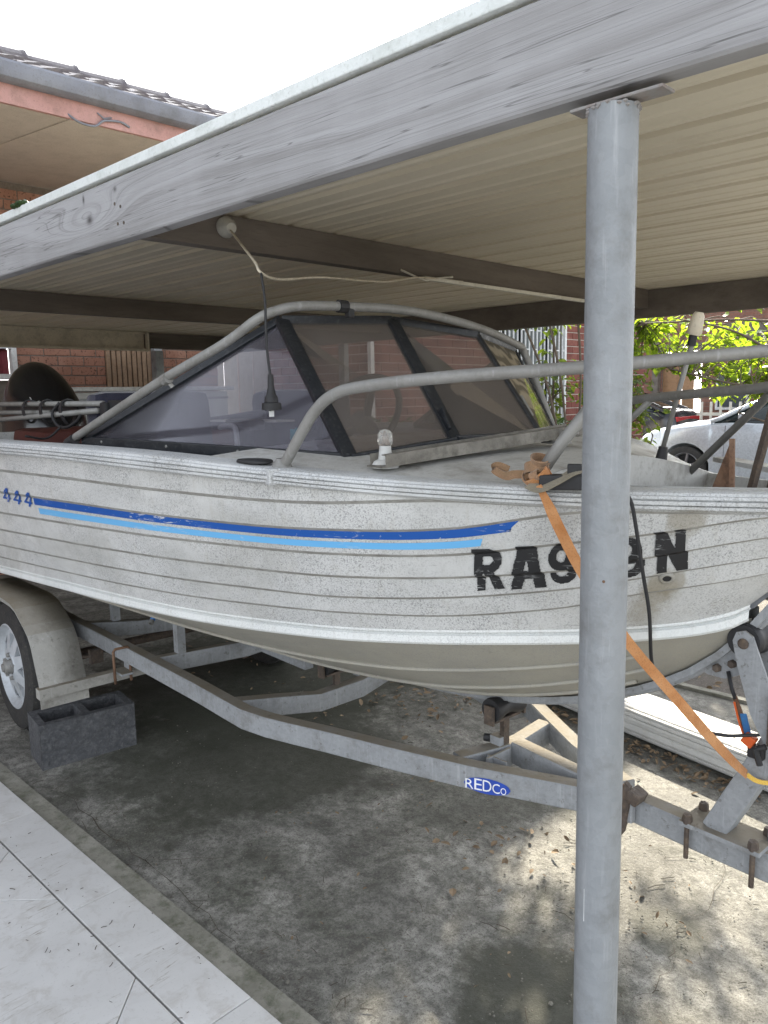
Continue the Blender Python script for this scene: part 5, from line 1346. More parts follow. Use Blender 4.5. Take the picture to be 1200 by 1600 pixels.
# black lead down the bow
cbl = smooth_path([B(.310, -.372, 1.312), B(.316, -.352, 1.285), B(.319, -.335, 1.228), B(.319, -.305, 1.133), B(.316, -.272, 1.047), B(.295, -.22, .93), B(.302, -.20, .88), B(.323, -.17, .833), B(.353, -.12, .770), B(.392, -.08, .750), B(.45, -.04, .757), B(.53, -.01, .77)], 6)
tag(MB().tube(cbl, .0038, 8).build('black_cable', M['black'], smooth=True), 'thin black cable hanging over the bow and looping down to the winch', 'cable')

# anchor in the bow well
an = empty('anchor', B(.37, -.05, 1.16), 'rusty anchor with triangular fluke and dark shanks standing in the bow well', 'anchor')
MB().prism([B(.318, -.10, 1.20)-BO, B(.400, -.125, 1.398)-BO, B(.412, -.125, 1.20)-BO], BO, BO+BE2*.004).build('fluke', M['rust'], an)
MB().beam(B(.4025, -.127, 1.40), B(.4105, -.127, 1.20), .006, .010).build('fluke_edge', M['rust'], an)
MB().beam(B(.385, -.03, 1.20), B(.452, -.06, 1.46), .013, .013).build('shank', M['rustdark'], an)
MB().beam(B(.425, -.03, 1.20), B(.492, -.06, 1.47), .013, .013).build('shank', M['rustdark'], an)
MB().prism([B(.44, -.10, 1.20)-BO, B(.50, -.10, 1.345)-BO, B(.52, -.10, 1.20)-BO], BO, BO+BE2*.004).build('fluke', M['rust'], an)

# outboard motor
om = empty('outboard_motor', B(-3.78, -.08, .9), 'black outboard motor cowl on the boat stern beside folded canopy tubes', 'outboard motor')
prof = catmull([(0, .36, .10), (.12, .40, .16), (.30, .44, .20), (.5, .41, .21), (.72, .30, .20), (.88, .16, .16), (1, .04, .06)], 0)
rows = []
for i in range(19):
    u = i/18; h, wd = prof(u); x_ = -4.12+u*.66; r_ = []
    for j in range(17):
        a = math.pi*j/16; r_.append(B(x_+.03*math.sin(a), -.10+wd*math.cos(a)*1.02, 1.28+h*(math.sin(a)**.75)*1.03))
    rows.append(r_)
cwb = MB().grid(rows); cwb.add([p for p in rows[0]], [tuple(range(17))]); cwb.add([p for p in rows[-1]], [tuple(range(17))])
cw_ = cwb.build('cowl', M['gloss'], om, smooth=60)
MB().box(B(-3.80, -.10, 1.25), (.60, .38, .08), RZ, .03).build('cowl_base', M['black'], om, smooth=40)
MB().box(B(-3.82, -.10, .85), (.24, .16, .75), RZ, .04).build('leg', M['black'], om, smooth=40)
MB().box(B(-3.62, -.10, 1.18), (.14, .3, .2), RZ, .02).build('clamp', M['black'], om)
MB().lathe([(0, .05), (.05, .03), (.055, -.15), (.03, -.22)], B(-3.85, -.10, .50), -BE1, 14).build('gearcase', M['black'], om, smooth=40)
for k in range(3):
    a = k*2.094; MB().beam(B(-4.05, -.10, .50), B(-4.07, -.10+.12*math.cos(a), .50+.12*math.sin(a)), .07, .008, up=BE1).build('propeller_blade', M['black'], om)
# side flashes on the cowl
cv = [v.co+wloc(cw_) for v in cw_.data.vertices]; cf = [tuple(p.vertices) for p in cw_.data.polygons]; bc = BVHTree.FromPolygons(cv, cf)
def on_cowl(px_, z):      # seen from ahead and to starboard
    o_ = Vector((0, 0, 1.5)); a_ = B(-3.50, px_, z); d = (a_-o_).normalized(); h_ = bc.ray_cast(o_, d)
    return (h_[0]-d*.003) if h_[0] is not None else a_
def flash(pts, mat):
    P = [on_cowl(*p) for p in pts]; MB().add(P, [tuple(range(len(P)))]).build('cowl_marking', M[mat], cw_)
flash([(-.275, 1.50), (-.262, 1.50), (-.232, 1.455), (-.246, 1.455)], 'redmark'); flash([(-.262, 1.52), (-.257, 1.52), (-.235, 1.475), (-.240, 1.475)], 'white')
flash([(-.238, 1.475), (-.233, 1.475), (-.222, 1.495), (-.227, 1.495)], 'white'); flash([(-.231, 1.478), (-.222, 1.478), (-.208, 1.500), (-.217, 1.500)], 'white')
flash([(-.236, 1.457), (-.228, 1.457), (-.200, 1.488), (-.206, 1.492)], 'white')

# folded canopy frame along the side
cf_ = empty('canopy_frame', B(-2.4, -.6, 1.45), 'three folded canopy tubes tied with black straps above the aft gunwale', 'canopy frame')
for (z0_, z1_, y_) in ((1.487, 1.486, -.60), (1.452, 1.470, -.57), (1.415, 1.462, -.62)):
    MB().tube([B(-3.3, y_, z0_-(z1_-z0_)*.4), B(-1.62 if y_ != -.57 else -2.25, y_, z1_ if y_ != -.57 else 1.452)], .0105, 10).build('tube', M['tube'], cf_, smooth=True)
MB().box(B(-1.59, -.60, 1.466), (.05, .035, .05), RZ, .008).build('joint', M['black'], cf_)
MB().beam(B(-2.9, -.55, 1.463), B(-1.6, -.56, 1.473), .02, .028).build('rolled_cloth', M['black'], cf_)
MB().beam(B(-1.58, -.585, 1.475), B(-1.10, -.56, 1.462), .03, .045).build('rolled_cloth', M['black'], cf_)
for x_ in (-2.42, -2.20, -1.97):
    P = [B(x_+.012*math.sin(a*2), -.598+.030*math.cos(a), 1.455+.048*math.sin(a)) for a in [i*2*math.pi/18 for i in range(19)]]
    MB().ribbon(P, .028, BE1, .004).build('strap', M['black'], cf_)
MB().tube(smooth_path([B(-2.0, -.62, 1.49), B(-2.03, -.64, 1.45), B(-1.98, -.64, 1.405), B(-1.88, -.64, 1.40), B(-1.80, -.63, 1.425), B(-1.77, -.62, 1.455)], 6), .006, 7).build('cord', M['black'], cf_, smooth=True)
MB().tube(smooth_path([B(-1.93, -.64, 1.405), B(-1.93, -.70, 1.36), B(-1.92, -.78, 1.372)], 5), .004, 6).build('cord', M['black'], cf_, smooth=True)
tag(MB().tube(smooth_path([B(-2.15, .1, 1.38), B(-1.9, .1, 1.40), B(-1.7, .1, 1.42)], 4), .03, 8).build('navy_bundle', M['navy'], boat, smooth=True))
# ================================================================ TRAILER
trl = empty('boat_trailer', B(-1.5, 0, 0), 'galvanised boat trailer with A-frame drawbar and silver spoked wheels, carrying the boat', 'trailer')
ZT, ZB = .480, .412
def rhs(pts, w_, zt=ZT, zb=ZB, nm='rail', mat='steel', parent=trl):
    """rectangular tube through points (x, y, dz) in the trailer frame"""
    P = [B(p[0], p[1], 0)+Vector((0, 0, p[2] if len(p) > 2 else 0)) for p in pts]; rows = []; k = len(P)
    for i in range(k):
        t = (P[min(i+1, k-1)]-P[max(i-1, 0)]); t.z = 0; t.normalize(); s_ = Vector((-t.y, t.x, 0)); b_ = .004; r_ = []
        for (a, z_) in ((-1, zb+b_), (-1, zt-b_), (-1+2*b_/w_*1, zt), (1-2*b_/w_, zt), (1, zt-b_), (1, zb+b_), (1-2*b_/w_, zb), (-1+2*b_/w_, zb), (-1, zb+b_)):
            r_.append(P[i]+s_*(a*w_/2)+Vector((0, 0, z_)))
        rows.append(r_)
    b = MB().grid(rows); b.add(rows[0][:8], [tuple(range(8))]); b.add(rows[-1][:8], [tuple(range(8))])
    return b.build(nm, M[mat], parent, smooth=35)
def loc2(X, Y):
    v = Vector((X, Y, 0))-BO; return (v.dot(BE1), v.dot(BE2))
near = [loc2(-3.5, 1.552), loc2(-3.25, 1.540), loc2(-2.394, 1.483), loc2(-2.20, 1.465), loc2(-2.08, 1.455), loc2(-1.97, 1.468), loc2(-1.86, 1.495), loc2(-1.75, 1.525), loc2(-1.50, 1.585), loc2(-1.272, 1.645), loc2(-.996, 1.742), loc2(-.87, 1.765)]
near = [(-3.9, near[0][1])]+near
rhs([p+(0,) for p in near], .05, nm='side_rail')
far = [(x_, -y_+.02, 0) for x_, y_ in near[:-3]]+[(-.46, .335, 0), (-.14, .150, 0), (.08, .055, 0)]
rhs(far, .05, nm='side_rail')
# centre drawbar
rhs([(-.272, .035, 0), (-.05, .012, 0), (.35, .0, 0), (1.2, 0, 0)], .052, zt=ZT+.002, zb=ZB+.003, nm='drawbar')
# cross members, dipped in the middle
rhs([(-1.155, -.42, 0), (-1.10, -.25, -.015), (-1.08, -.10, -.04), (-1.085, .10, -.04), (-1.10, .25, -.015), (-1.155, .44, 0)], .05, zt=ZT-.002, nm='cross_member')
rhs([(-.335, -.155, 0), (-.30, -.02, 0), (-.29, .06, 0), (-.31, .215, 0)], .05, zt=ZT-.003, zb=ZB-.003, nm='cross_member')
rhs([(-2.45, -.42, 0), (-2.38, -.2, -.02), (-2.36, 0, -.03), (-2.38, .2, -.02), (-2.45, .44, 0)], .05, nm='cross_member')
rhs([(-1.75, -.40, 0), (-1.74, 0, -.02), (-1.75, .42, 0)], .04, nm='cross_member')
MB().box(B(-.262, -.062, .435), (.008, .10, .085), RZ, .001).build('flange', M['steel'], trl)
MB().lathe([(0, .010), (.011, .009), (.013, .004), (.013, 0)], B(-.235, -.092, .438), BV(.1, -1, 0), 6).build('bolt', M['rustdark'], trl)
MB().box(B(-.245, -.088, .438), (.07, .006, .075), RZ, .001).build('flange', M['steel'], trl)
# axle, springs
MB().tube([B(-2.60, -.60, .29), B(-2.60, .62, .29)], .022, 12).build('axle', M['rustdark'], trl, smooth=True)
for y_ in (-.47, .49):
    b = MB(); b.ribbon(smooth_path([B(-2.98, y_, .385), B(-2.78, y_, .34), B(-2.60, y_, .325), B(-2.42, y_, .34), B(-2.22, y_, .385)], 4), .045, BE2, .010)
    b.ribbon(smooth_path([B(-2.83, y_, .338), B(-2.60, y_, .314), B(-2.37, y_, .338)], 4), .045, BE2, .010)
    for x_ in (-2.98, -2.22): b.box(B(x_, y_, .385), (.03, .055, .06), RZ)
    b.build('leaf_spring', M['rustdark'], trl)
# wheels
def wheel(y_, sg):
    c = B(-2.60, y_, .302); ax = BE2*sg
    w_ = MB().lathe([(.185, -.085), (.25, -.092), (.287, -.080), (.299, -.055), (.302, -.03), (.302, .03), (.299, .055), (.287, .080), (.25, .092), (.200, .088), (.190, .078)], c, ax, 48).build('wheel', M['rubber'], trl, smooth=40)
    tb = MB()
    for k in range(72):
        a = k*2*math.pi/72; dv = BE1*math.cos(a)+Vector((0, 0, 1))*math.sin(a)
        for yy in (-.045, -.015, .015, .045): tb.box(c+dv*.3025+ax*(yy+.004*(k % 2)), (.004, .018, .015), Matrix((dv, ax, dv.cross(ax))).transposed())
    tag(tb.build('tread_block', M['rubber'], w_), kind='stuff')
    rm = MB(); rm.lathe([(.196, .076), (.197, .086), (.191, .088), (.186, .080), (.180, .066), (.172, .058)], c, ax, 56)
    # disc with eight triangular windows
    up = Vector((0, 0, 1)); sd_ = BE1
    def pt(a, r_, h): return c+(sd_*math.cos(a)+up*math.sin(a))*r_+ax*h
    n8 = 8
    for k in range(n8):
        a0 = k*2*math.pi/n8; da = 2*math.pi/n8
        tri = [pt(a0, .082, .083), pt(a0+.25, .154, .066), pt(a0-.25, .154, .066)]      # window, apex to hub
        tin = [p-ax*.022 for p in tri]
        ring_o = [pt(a0-da/2+da*i/6, .172, .058) for i in range(7)]; ring_i = [pt(a0-da/2+da*i/6, .066, .085) for i in range(7)]
        ap, r1, r2 = tri
        rm.add(tri+ring_o+ring_i, [(2, 3, 4), (2, 4, 5), (2, 5, 6), (2, 6, 1), (1, 6, 7), (1, 7, 8), (1, 8, 9), (2, 0, 3), (1, 9, 0), (0, 10, 3), (0, 9, 16), (0, 11, 10), (0, 12, 11), (0, 13, 12), (0, 14, 13), (0, 15, 14), (0, 16, 15)])
        rm.add(tri+tin, [(0, 1, 4, 3), (1, 2, 5, 4), (2, 0, 3, 5)])
    rm.lathe([(.068, .084), (.062, .090), (.050, .088), (.036, .084)], c, ax, 24)
    rim = rm.build('rim', M['rim'], w_, smooth=25)
    MB().lathe([(0, .030), (.170, .030), (.171, -.06)], c, ax, 24).build('brake_drum', M['black'], w_)
    MB().lathe([(.034, .03), (.032, .108), (.028, .114), (.020, .116), (.019, .122), (0, .123)], c, ax, 20).build('hub_cap', M['tube'], w_, smooth=40)
    for k in range(5):
        a = k*2*math.pi/5+.3; MB().lathe([(0, .102), (.009, .101), (.011, .096), (.011, .075)], pt(a, .055, 0), ax, 6).build('wheel_nut', M['tube'], w_)
    return w_
wheel(-.635, -1); wheel(.66, 1)
# mudguards: bent plate over each wheel
def guard(y0, y1, sg):
    P = [(-3.12, .36), (-3.06, .50), (-2.94, .625), (-2.86, .655), (-2.38, .668), (-2.30, .664), (-2.24, .652), (-2.135, .600), (-2.09, .572), (-2.06, .535), (-2.04, .49), (-2.0, .40), (-1.97, .335)]
    P = [Vector((a, b, 0)) for a, b in P]
    rows = []
    for p_ in P: rows.append([B(p_.x, y0, p_.y), B(p_.x, y1, p_.y)])
    o_ = MB().grid(rows).build('mudguard', M['guard'], trl, smooth=28, fix=False); sf = o_.modifiers.new('thickness', 'SOLIDIFY'); sf.thickness = .0025
    rows = []
    for i, p_ in enumerate(P):
        cx_, cz_ = -2.58, .36; d = Vector((cx_-p_.x, cz_-p_.y)).normalized(); rows.append([B(p_.x, y0, p_.y), B(p_.x+d.x*.022, y0+sg*.006, p_.y+d.y*.022)])
    MB().grid(rows).build('folded_lip', M['guard'], o_, smooth=40)
    return o_
guard(-.785, -.60, 1); guard(.81, .62, -1)
MB().box(B(-1.985, -.575, .362), (.042, .44, .042), RZ, .002).build('guard_bracket', M['guard'], trl)
MB().box(B(-1.99, -.69, .320), (.006, .19, .05), RZ).build('mud_flap_plate', M['guard'], trl)
MB().box(B(-1.975, -.43, .40), (.05, .012, .10), RZ).build('bracket_plate', M['steel'], trl)
MB().box(B(-2.032, .62, .365), (.042, .50, .042), RZ, .002).build('guard_bracket', M['guard'], trl)
def ubolt(x_, y_, hw=.034, zt=ZT+.006, zb=.34, mat='rustdark', parent=trl, r=.006):
    P = [B(x_, y_-hw, zb), B(x_, y_-hw, zt-.01), B(x_, y_-hw+.008, zt), B(x_, y_+hw-.008, zt), B(x_, y_+hw, zt-.01), B(x_, y_+hw, zb)]
    return MB().tube(P, r, 8).build('u_bolt', M[mat], parent, smooth=True)
yr = near[3][1]
for i, p in enumerate(near): pass
ubolt(-1.94, near[3][1]*.5+near[4][1]*.5-.055+.004, mat='rust')
MB().box(B(-1.94, -.46, .378), (.06, .05, .010), RZ, .002).build('clamp_plate', M['steel'], trl)
# keel rollers
def roller(x_, zc_, zp, nm='keel_roller'):
    t = MB().lathe([(0, -.062), (.034, -.062), (.036, -.050), (.026, -.012), (.025, .012), (.036, .050), (.034, .062), (0, .062)], B(x_, 0, zc_), BE2, 20).build(nm, M['black'], trl, smooth=40)
    MB().box(B(x_+.002, -.070, zc_-.012), (.034, .008, .056), RZ).build('bracket_plate', M['rustdark'], t); MB().box(B(x_+.002, .070, zc_-.012), (.034, .008, .056), RZ).build('bracket_plate', M['rustdark'], t)
    MB().beam(B(x_, -.055, zc_-.034), B(x_, .055, zc_-.034), .03, .008).build('yoke', M['rustdark'], t)
    MB().box(B(x_, 0, (zc_-.03+zp)/2), (.016, .024, zc_-.03-zp), RZ).build('stem', M['rustdark'], t)
    return t
rr1 = roller(-.292, .595, .40)
MB().lathe([(0, .02), (.012, .018), (.013, 0)], B(-.33, -.02, .487), BV(-1, -.4, 0), 8).build('clamp_bolt', M['black'], trl); MB().box(B(-.305, -.012, .488), (.04, .035, .03), RZ, .004).build('stem_clamp', M['steel'], trl)
roller(-1.10, .520, .36)
roller(-2.37, .520, .38); roller(-1.75, .520, .38)
# side skids with rollers near the second cross member
for y_ in (-.22, .24):
    s_ = MB().beam(B(-1.05, y_, .618), B(-1.15, y_, .617), .04, .001).build('skid_pad', M['black'], trl)
MB().box(B(-1.118, .12, .50), (.03, .03, .12), RZ).build('skid_post', M['steel'], trl); MB().beam(B(-1.12, .10, .560), B(-1.00, .32, .575), .05, .05).build('skid', M['black'], trl)
for y_ in (-.30, .34):
    MB().beam(B(-2.9, y_, .640), B(-1.55, y_, .640), .07, .035).build('skid', M['darkwood'], trl)
    for x_ in (-2.40, -1.75): MB().box(B(x_, y_, .55), (.035, .035, .15), RZ).build('skid_post', M['steel'], trl)
MB().tube([B(-2.10, -.18, .66), B(-2.00, -.30, .555)], .011, 10).build('blue_pipe', M['bluepole'], trl, smooth=True)
MB().lathe([(.0115, 0), (.0115, .015), (.008, .016)], B(-2.00, -.30, .555)-BV(-.10, .12, .105).normalized()*.0+BV(0, 0, 0), BV(.10, -.12, -.105), 10).build('pipe_end', M['tube'], trl)
MB().beam(B(-2.9, .0, .47), B(-1.3, .02, .46), .04, .04).build('inner_rail', M['steel'], trl)

# coil spring and hinged plate on the drawbar
sp_ = MB(); P = []
for i in range(12*9+1):
    a = i/12*2*math.pi; P.append(B(.02+.115*i/108, -.036+.011*math.cos(a), .506+.011*math.sin(a)))
sp_.tube(P, .0026, 5).tube([B(.01, -.036, .506), B(.16, -.036, .502)], .004, 6)
hp = sp_.build('coil_spring', M['rust'], trl, smooth=True)
hb_ = MB(); hb_.prism([BV(0.138, 0, .535), BV(0.152, 0, .525), BV(0.150, 0, .47), BV(0.138, 0, .40), BV(0.115, 0, .365), BV(0.110, 0, .385), BV(0.126, 0, .42), BV(0.125, 0, .47)], BO+BE2*-.052, BO+BE2*-.040)
hb_.box(B(.158, -.03, .498), (.035, .05, .03), RZ @ Matrix.Rotation(.4, 3, 'Y'), .006); hb_.build('pivot_bracket', M['rustdark'], trl)
MB().box(B(.13, -.034, .455), (.05, .02, .06), RZ, .004).build('bracket_plate', M['steel'], trl)
# winch post
wp = MB().box(B(.375, 0, .486), (.19, .098, .012), RZ, .002).build('base_plate', M['steel'], trl)
for x_ in (.298, .452):
    for y_ in (-.040, .040):
        MB().tube([B(x_, y_, .40), B(x_, y_, .505)], .0062, 8).lathe([(0, .022), (.010, .021), (.012, .012), (.012, 0)], B(x_, y_, .489), n=6).build('bolt', M['rustdark'], wp, smooth=35)
pst = MB().beam(B(.352, 0, .485), B(.505, 0, .80), .055, .055, up=BV(-1, 0, .5), bev=.004).build('winch_post', M['steel'], trl)
MB().tube([B(.462, .02, .49), B(.475, .015, .60), B(.49, .01, .70)], .006, 7).build('brace', M['steel'], trl, smooth=True)
arm = MB().prism([BV(.385, 0, .955), BV(.392, 0, .975), BV(.41, 0, .982), BV(.428, 0, .972), BV(.445, 0, .93), BV(.515, 0, .76), BV(.47, 0, .73), BV(.43, 0, .80), BV(.395, 0, .91)], BO+BE2*-.042, BO+BE2*-.036).build('winch_arm', M['steel'], trl)
MB().prism([BV(.385, 0, .955), BV(.41, 0, .982), BV(.428, 0, .972), BV(.515, 0, .76), BV(.47, 0, .73), BV(.43, 0, .80)], BO+BE2*.036, BO+BE2*.042).build('winch_arm', M['steel'], trl)
MB().lathe([(0, .004), (.009, .004), (.012, .002), (.012, 0)], B(.409, -.043, .953), -BE2, 14).build('pivot_bolt', M['rustdark'], arm)
MB().lathe([(0, -.034), (.036, -.034), (.040, -.024), (.036, -.010), (.036, .010), (.040, .024), (.036, .034), (0, .034)], B(.405, 0, .955), BE2, 24).build('bow_roller', M['black'], trl, smooth=40)
MB().box(B(.53, 0, .80), (.12, .11, .12), RZ, .01).build('winch', M['rustdark'], trl)
MB().tube([B(.465, -.06, .70), B(.455, -.065, .735), B(.475, -.06, .745)], .007, 7).build('winch_handle', M['black'], trl)
# ratchet strap between bow eye and winch
rt_ = empty('ratchet_strap', B(.42, -.02, .8), 'small brown and blue ratchet strap with orange handle below the bow eye', 'ratchet strap')
MB().tube([B(.365, -.012, .872), B(.378, -.018, .835), B(.388, -.02, .815)], .0045, 8).build('hook', M['black'], rt_, smooth=True)
MB().ribbon(smooth_path([B(.386, -.02, .822), B(.398, -.022, .79), B(.412, -.024, .755), B(.425, -.026, .730)], 4), [.010, .012, .014, .016, .017, .017, .016, .014, .013, .012, .011, .010, .010], BV(1, -.2, .3), .002).build('webbing', M['rust'], rt_)
MB().ribbon([B(.390, -.030, .812), B(.402, -.032, .775), B(.415, -.032, .742)], .004, BV(1, -.2, .3), .002).build('webbing', M['orange'], rt_)
MB().ribbon([B(.410, -.028, .79), B(.424, -.032, .750)], .016, BV(1, -.2, .4), .002).build('webbing', M['bluestrap'], rt_)
MB().box(B(.430, -.036, .738), (.026, .018, .026), RZ @ Matrix.Rotation(.5, 3, 'Y'), .003).build('handle', M['orange'], rt_)
MB().box(B(.445, -.032, .715), (.035, .02, .03), RZ, .004).build('ratchet', M['black'], rt_)
# maker's sticker on the side rail
sa, sb2 = Vector(near[9]), Vector(near[10]); 
PA, PB = B(near[10][0], near[10][1], 0), B(near[11][0], near[11][1], 0)
dS = (PB-PA).normalized(); nS2 = Vector((dS.y, -dS.x, 0)); 
def stk(s_, z_, lift=.0272): return PA+dS*s_+nS2*lift+Vector((0, 0, z_))
st = MB(); out = []
for i in range(25):
    a = i/24; hh = .0215*(math.sin(math.pi*a)**.45 if 0 < a < 1 else 0)+.001
    out.append((a*.132, hh))
up_ = [stk(s_, .434+h) for s_, h in out]; dn_ = [stk(s_, .434-h) for s_, h in out]
st.grid([up_, dn_]); SO = -.022
st.v = [tuple(Vector(v)+dS*SO) for v in st.v]; sto = st.build('maker_sticker', M['logoblue'], trl)
def mp_(a, c): return stk(a, c, .0280)+dS*SO
xx = .004
for ch, w_, h_ in (('R', .024, .028), ('E', .022, .033), ('D', .025, .033), ('C', .021, .028), ('O', .016, .020)):
    zb_ = .434-.015; glyph(ch, [(xx, zb_), (xx+w_, zb_), (xx+w_, zb_+h_), (xx, zb_+h_)], M['logowhite'], bold=0, name='letter', parent=sto, mapper=mp_); xx += w_+.0022

# ================================================================ LOOSE THINGS ON THE GROUND
# hollow concrete block
cbm = empty('concrete_block', (-3.23, 1.37, 0), 'dark split-faced hollow concrete block standing in front of the trailer wheel', 'concrete block')
A0 = Vector((-3.135, 1.183, 0)); d1 = (Vector((-3.076, 1.574, 0))-A0).normalized(); d2 = Vector((-d1.y, d1.x, 0)); L1, L2, Hb = .392, .190, .192
bm = bmesh.new()
def bp(a, b_, z_): return bm.verts.new(A0+d1*a+d2*b_+Vector((0, 0, z_)))
xs_ = [0, .030, .181, .211, .362, L1]; ys_ = [0, .030, .160, L2]
NS = 7
G = {}
for iz, z_ in enumerate([Hb*i/14 for i in range(15)]):
    for ix in range(len(xs_)*NS-NS+1):
        a = xs_[ix//NS]+(xs_[min(ix//NS+1, len(xs_)-1)]-xs_[ix//NS])*(ix % NS)/NS
        for side_ in (0, 1): G[(ix, iz, side_)] = bp(a, 0 if side_ == 0 else L2, z_)
nx_ = len(xs_)*NS-NS
for iz in range(14):
    for ix in range(nx_):
        for s_ in (0, 1): bm.faces.new([G[(ix, iz, s_)], G[(ix+1, iz, s_)], G[(ix+1, iz+1, s_)], G[(ix, iz+1, s_)]])
bm.verts.ensure_lookup_table()
# split face roughness on the long front side
for (ix, iz, s_), v in G.items():
    if s_ == 0:
        q_ = v.co*34; dd = .0045*(mnoise.noise(q_)+.6*mnoise.noise(q_*2.3))
        edge = min(iz, 14-iz, ix, nx_-ix); v.co += -d2*dd*(1 if edge > 0 else .35)
def quad(pts): bm.faces.new([bp(*p) for p in pts])
for e_ in (0, L1): quad([(e_, 0, 0), (e_, L2, 0), (e_, L2, Hb), (e_, 0, Hb)])
for i in range(5):
    for j in range(3):
        hole = i in (1, 3) and j == 1
        if hole:
            for (p, q2) in (((xs_[i], ys_[1]), (xs_[i+1], ys_[1])), ((xs_[i+1], ys_[1]), (xs_[i+1], ys_[2])), ((xs_[i+1], ys_[2]), (xs_[i], ys_[2])), ((xs_[i], ys_[2]), (xs_[i], ys_[1]))):
                cx_ = (xs_[i]+xs_[i+1])/2; cy_ = (ys_[1]+ys_[2])/2
                quad([(p[0], p[1], Hb), (q2[0], q2[1], Hb), (q2[0]+(cx_-q2[0])*.1, q2[1]+(cy_-q2[1])*.1, 0.004), (p[0]+(cx_-p[0])*.1, p[1]+(cy_-p[1])*.1, 0.004)])
        else: quad([(xs_[i], ys_[j], Hb), (xs_[i+1], ys_[j], Hb), (xs_[i+1], ys_[j+1], Hb), (xs_[i], ys_[j+1], Hb)])
bmesh.ops.remove_doubles(bm, verts=bm.verts, dist=.0004); bmesh.ops.recalc_face_normals(bm, faces=bm.faces)
me = bpy.data.meshes.new('body'); off_ = wloc(cbm)
for v in bm.verts:
    q_ = v.co*60; v.co += Vector((mnoise.noise(q_), mnoise.noise(q_+Vector((9, 0, 0))), 0))*.0012; v.co -= off_
bm.to_mesh(me); bm.free(); me.materials.append(M['block']); o_ = bpy.data.objects.new('body', me); COL.objects.link(o_); o_.parent = cbm

# long white fluted roll lying on the ground beyond the drawbar
fr_ = empty('white_roll', (-1.4, 3.25, 0), 'long white ribbed shutter roll lying on the ground beyond the drawbar', 'shutter roll')
ra, rb2 = Vector((-2.9, 3.45, .072)), Vector((-.86, 3.042, .072)); ax = (rb2-ra).normalized(); sv = Vector((-ax.y, ax.x, 0)); rows = []
NF = 22
for end in (ra, rb2):
    r_ = []
    for k in range(NF):
        a0 = k*2*math.pi/NF
        for (fa, rad) in ((.0, .94), (.07, .99), (.5, 1.01), (.93, .99), (1.0, .94)):
            a = a0+fa*2*math.pi/NF; ca, sa_ = math.cos(a), math.sin(a)
            cx_ = math.copysign(abs(ca)**.62, ca); sz_ = math.copysign(abs(sa_)**.62, sa_)
            r_.append(end+sv*cx_*rad*.128+Vector((0, 0, 1))*sz_*rad*.071)
    r_.append(r_[0]); rows.append(r_)
rl2 = MB().grid(rows).build('roll', M['white'], fr_, smooth=25)
MB().box(rb2+ax*.003, (.004, .19, .10), Matrix((ax, sv, Vector((0, 0, 1)))).transposed(), .001).build('end_cap', M['white'], fr_)
# leaf litter, twigs, grit
rr = random.Random(77); lt_ = MB(); tw = MB()
def drop(x_, y_, s_, b=lt_):
    rot = Euler((rr.gauss(0, .35), rr.gauss(0, .35), rr.uniform(0, 6.28))); add_leaf(b, (x_, y_, .006+s_*.12), rot, s_, rr.uniform(.7, 1.5))
for k in range(420):      # along the roll
    t_ = rr.random(); p_ = ra.lerp(rb2, t_)-sv*(.13+abs(rr.gauss(0, .07))); drop(p_.x, p_.y, rr.uniform(.015, .04))
for k in range(35): drop(-1.45+rr.gauss(0, .12), 2.0+rr.gauss(0, .10), rr.uniform(.015, .04))
for k in range(130): drop(-2.45+rr.gauss(0, .22), 2.9+rr.gauss(0, .25), rr.uniform(.015, .045))
for k in range(180): drop(rr.uniform(-5, -2.2), rr.uniform(2.2, 3.7), rr.uniform(.012, .035))
for k in range(22): drop(-1.02+rr.gauss(0, .14), 2.02+rr.gauss(0, .08), rr.uniform(.01, .03))
for k in range(150): drop(rr.uniform(-2.2, -.5), rr.uniform(1.1, 3.2), rr.uniform(.006, .018))
for k in range(200): drop(rr.uniform(-3.4, -.5), rr.uniform(3.75, 4.8), rr.uniform(.02, .05))
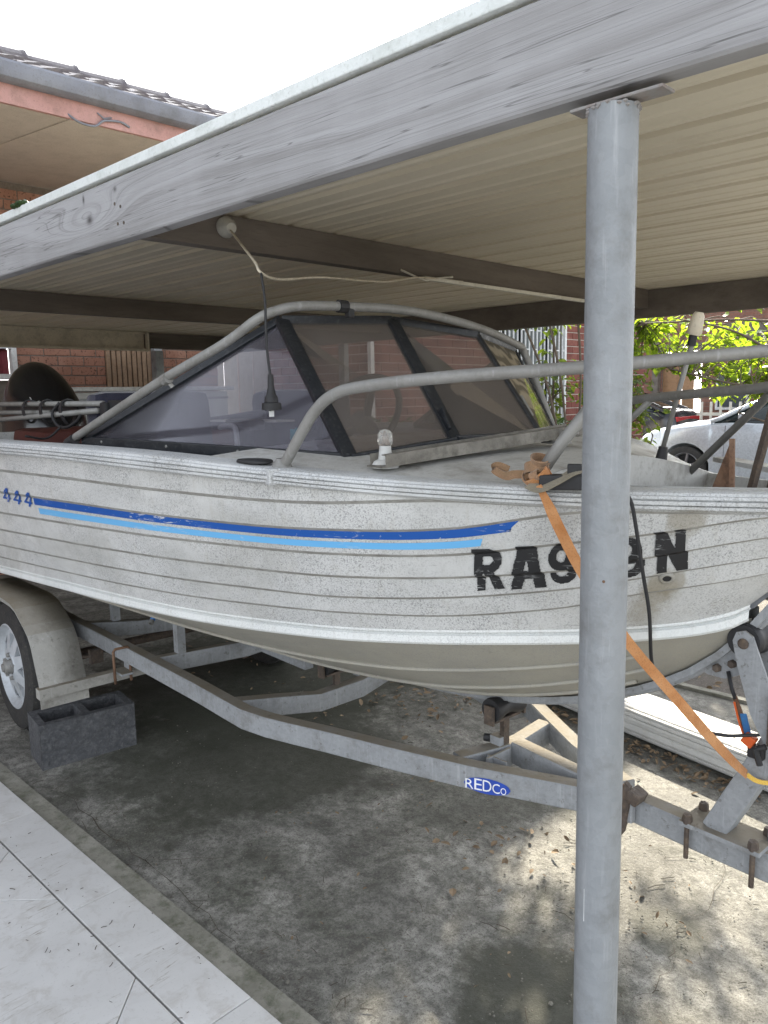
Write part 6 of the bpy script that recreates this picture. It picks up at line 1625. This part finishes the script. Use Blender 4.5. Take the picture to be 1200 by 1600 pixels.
tag(lt_.build('leaf_litter', M['litter'], fix=False), 'dry brown leaves drifted against the white roll and under the trailer', 'leaf litter', kind='stuff')
for k in range(420):
    if k < 150: x_, y_ = rr.uniform(-3.3, -.4), rr.uniform(1.1, 3.0)
    elif k < 260: x_, y_ = -1.0+rr.gauss(0, .35), 2.0+rr.gauss(0, .5)
    elif k < 320: x_, y_ = rr.uniform(-2.8, -1.4), rr.uniform(.70, 1.02)
    else: x_, y_ = rr.uniform(-3.0, -1.2), rr.uniform(1.03, 1.25)
    if y_ < .6: continue
    z_ = .0145 if y_ < 1.022 else .005
    L3 = rr.uniform(.004, .03) if k % 9 else rr.uniform(.03, .07); a = rr.uniform(0, 6.28)
    if y_ < 1.022: L3 *= .35
    p0_ = Vector((x_, y_, z_)); p1_ = p0_+Vector((math.cos(a), math.sin(a), 0))*L3*.5+Vector((rr.gauss(0, .002), rr.gauss(0, .002), .001)); p2_ = p1_+Vector((math.cos(a+rr.gauss(0, .4)), math.sin(a+rr.gauss(0, .4)), 0))*L3*.5
    tw.tube([p0_, p1_, p2_], rr.uniform(.0005, .0012), 4)
tag(tw.build('twigs', M['litterdark'], fix=False), 'fine dark twigs and needles scattered over driveway and tiles', 'twigs', kind='stuff')
gr_ = MB()
for k in range(1500):
    x_, y_ = (rr.uniform(-3.2, -.3), rr.uniform(1.08, 3.4)) if k % 3 else (-1.0+rr.gauss(0, .35), 1.6+rr.gauss(0, .35))
    if y_ < 1.06: continue
    s_ = rr.uniform(.001, .0035)*(2 if k % 40 == 0 else 1); gr_.lathe([(0, s_*.8), (s_, s_*.3), (s_*.8, -s_*.3)], (x_, y_, .004), n=5)
tag(gr_.build('grit', M['grout'], fix=False), 'pale grit and crumbs of stone scattered on the driveway slab', 'grit', kind='stuff')
pst_ = MB(); pst_.box((-1.075, 1.995, .012), (.045, .022, .018), Matrix.Rotation(.6, 3, 'Z'), .006)
tag(pst_.build('brick_chip', M['brickA'], smooth=40), 'small orange brick chip on the ground just right of the post', 'brick chip')
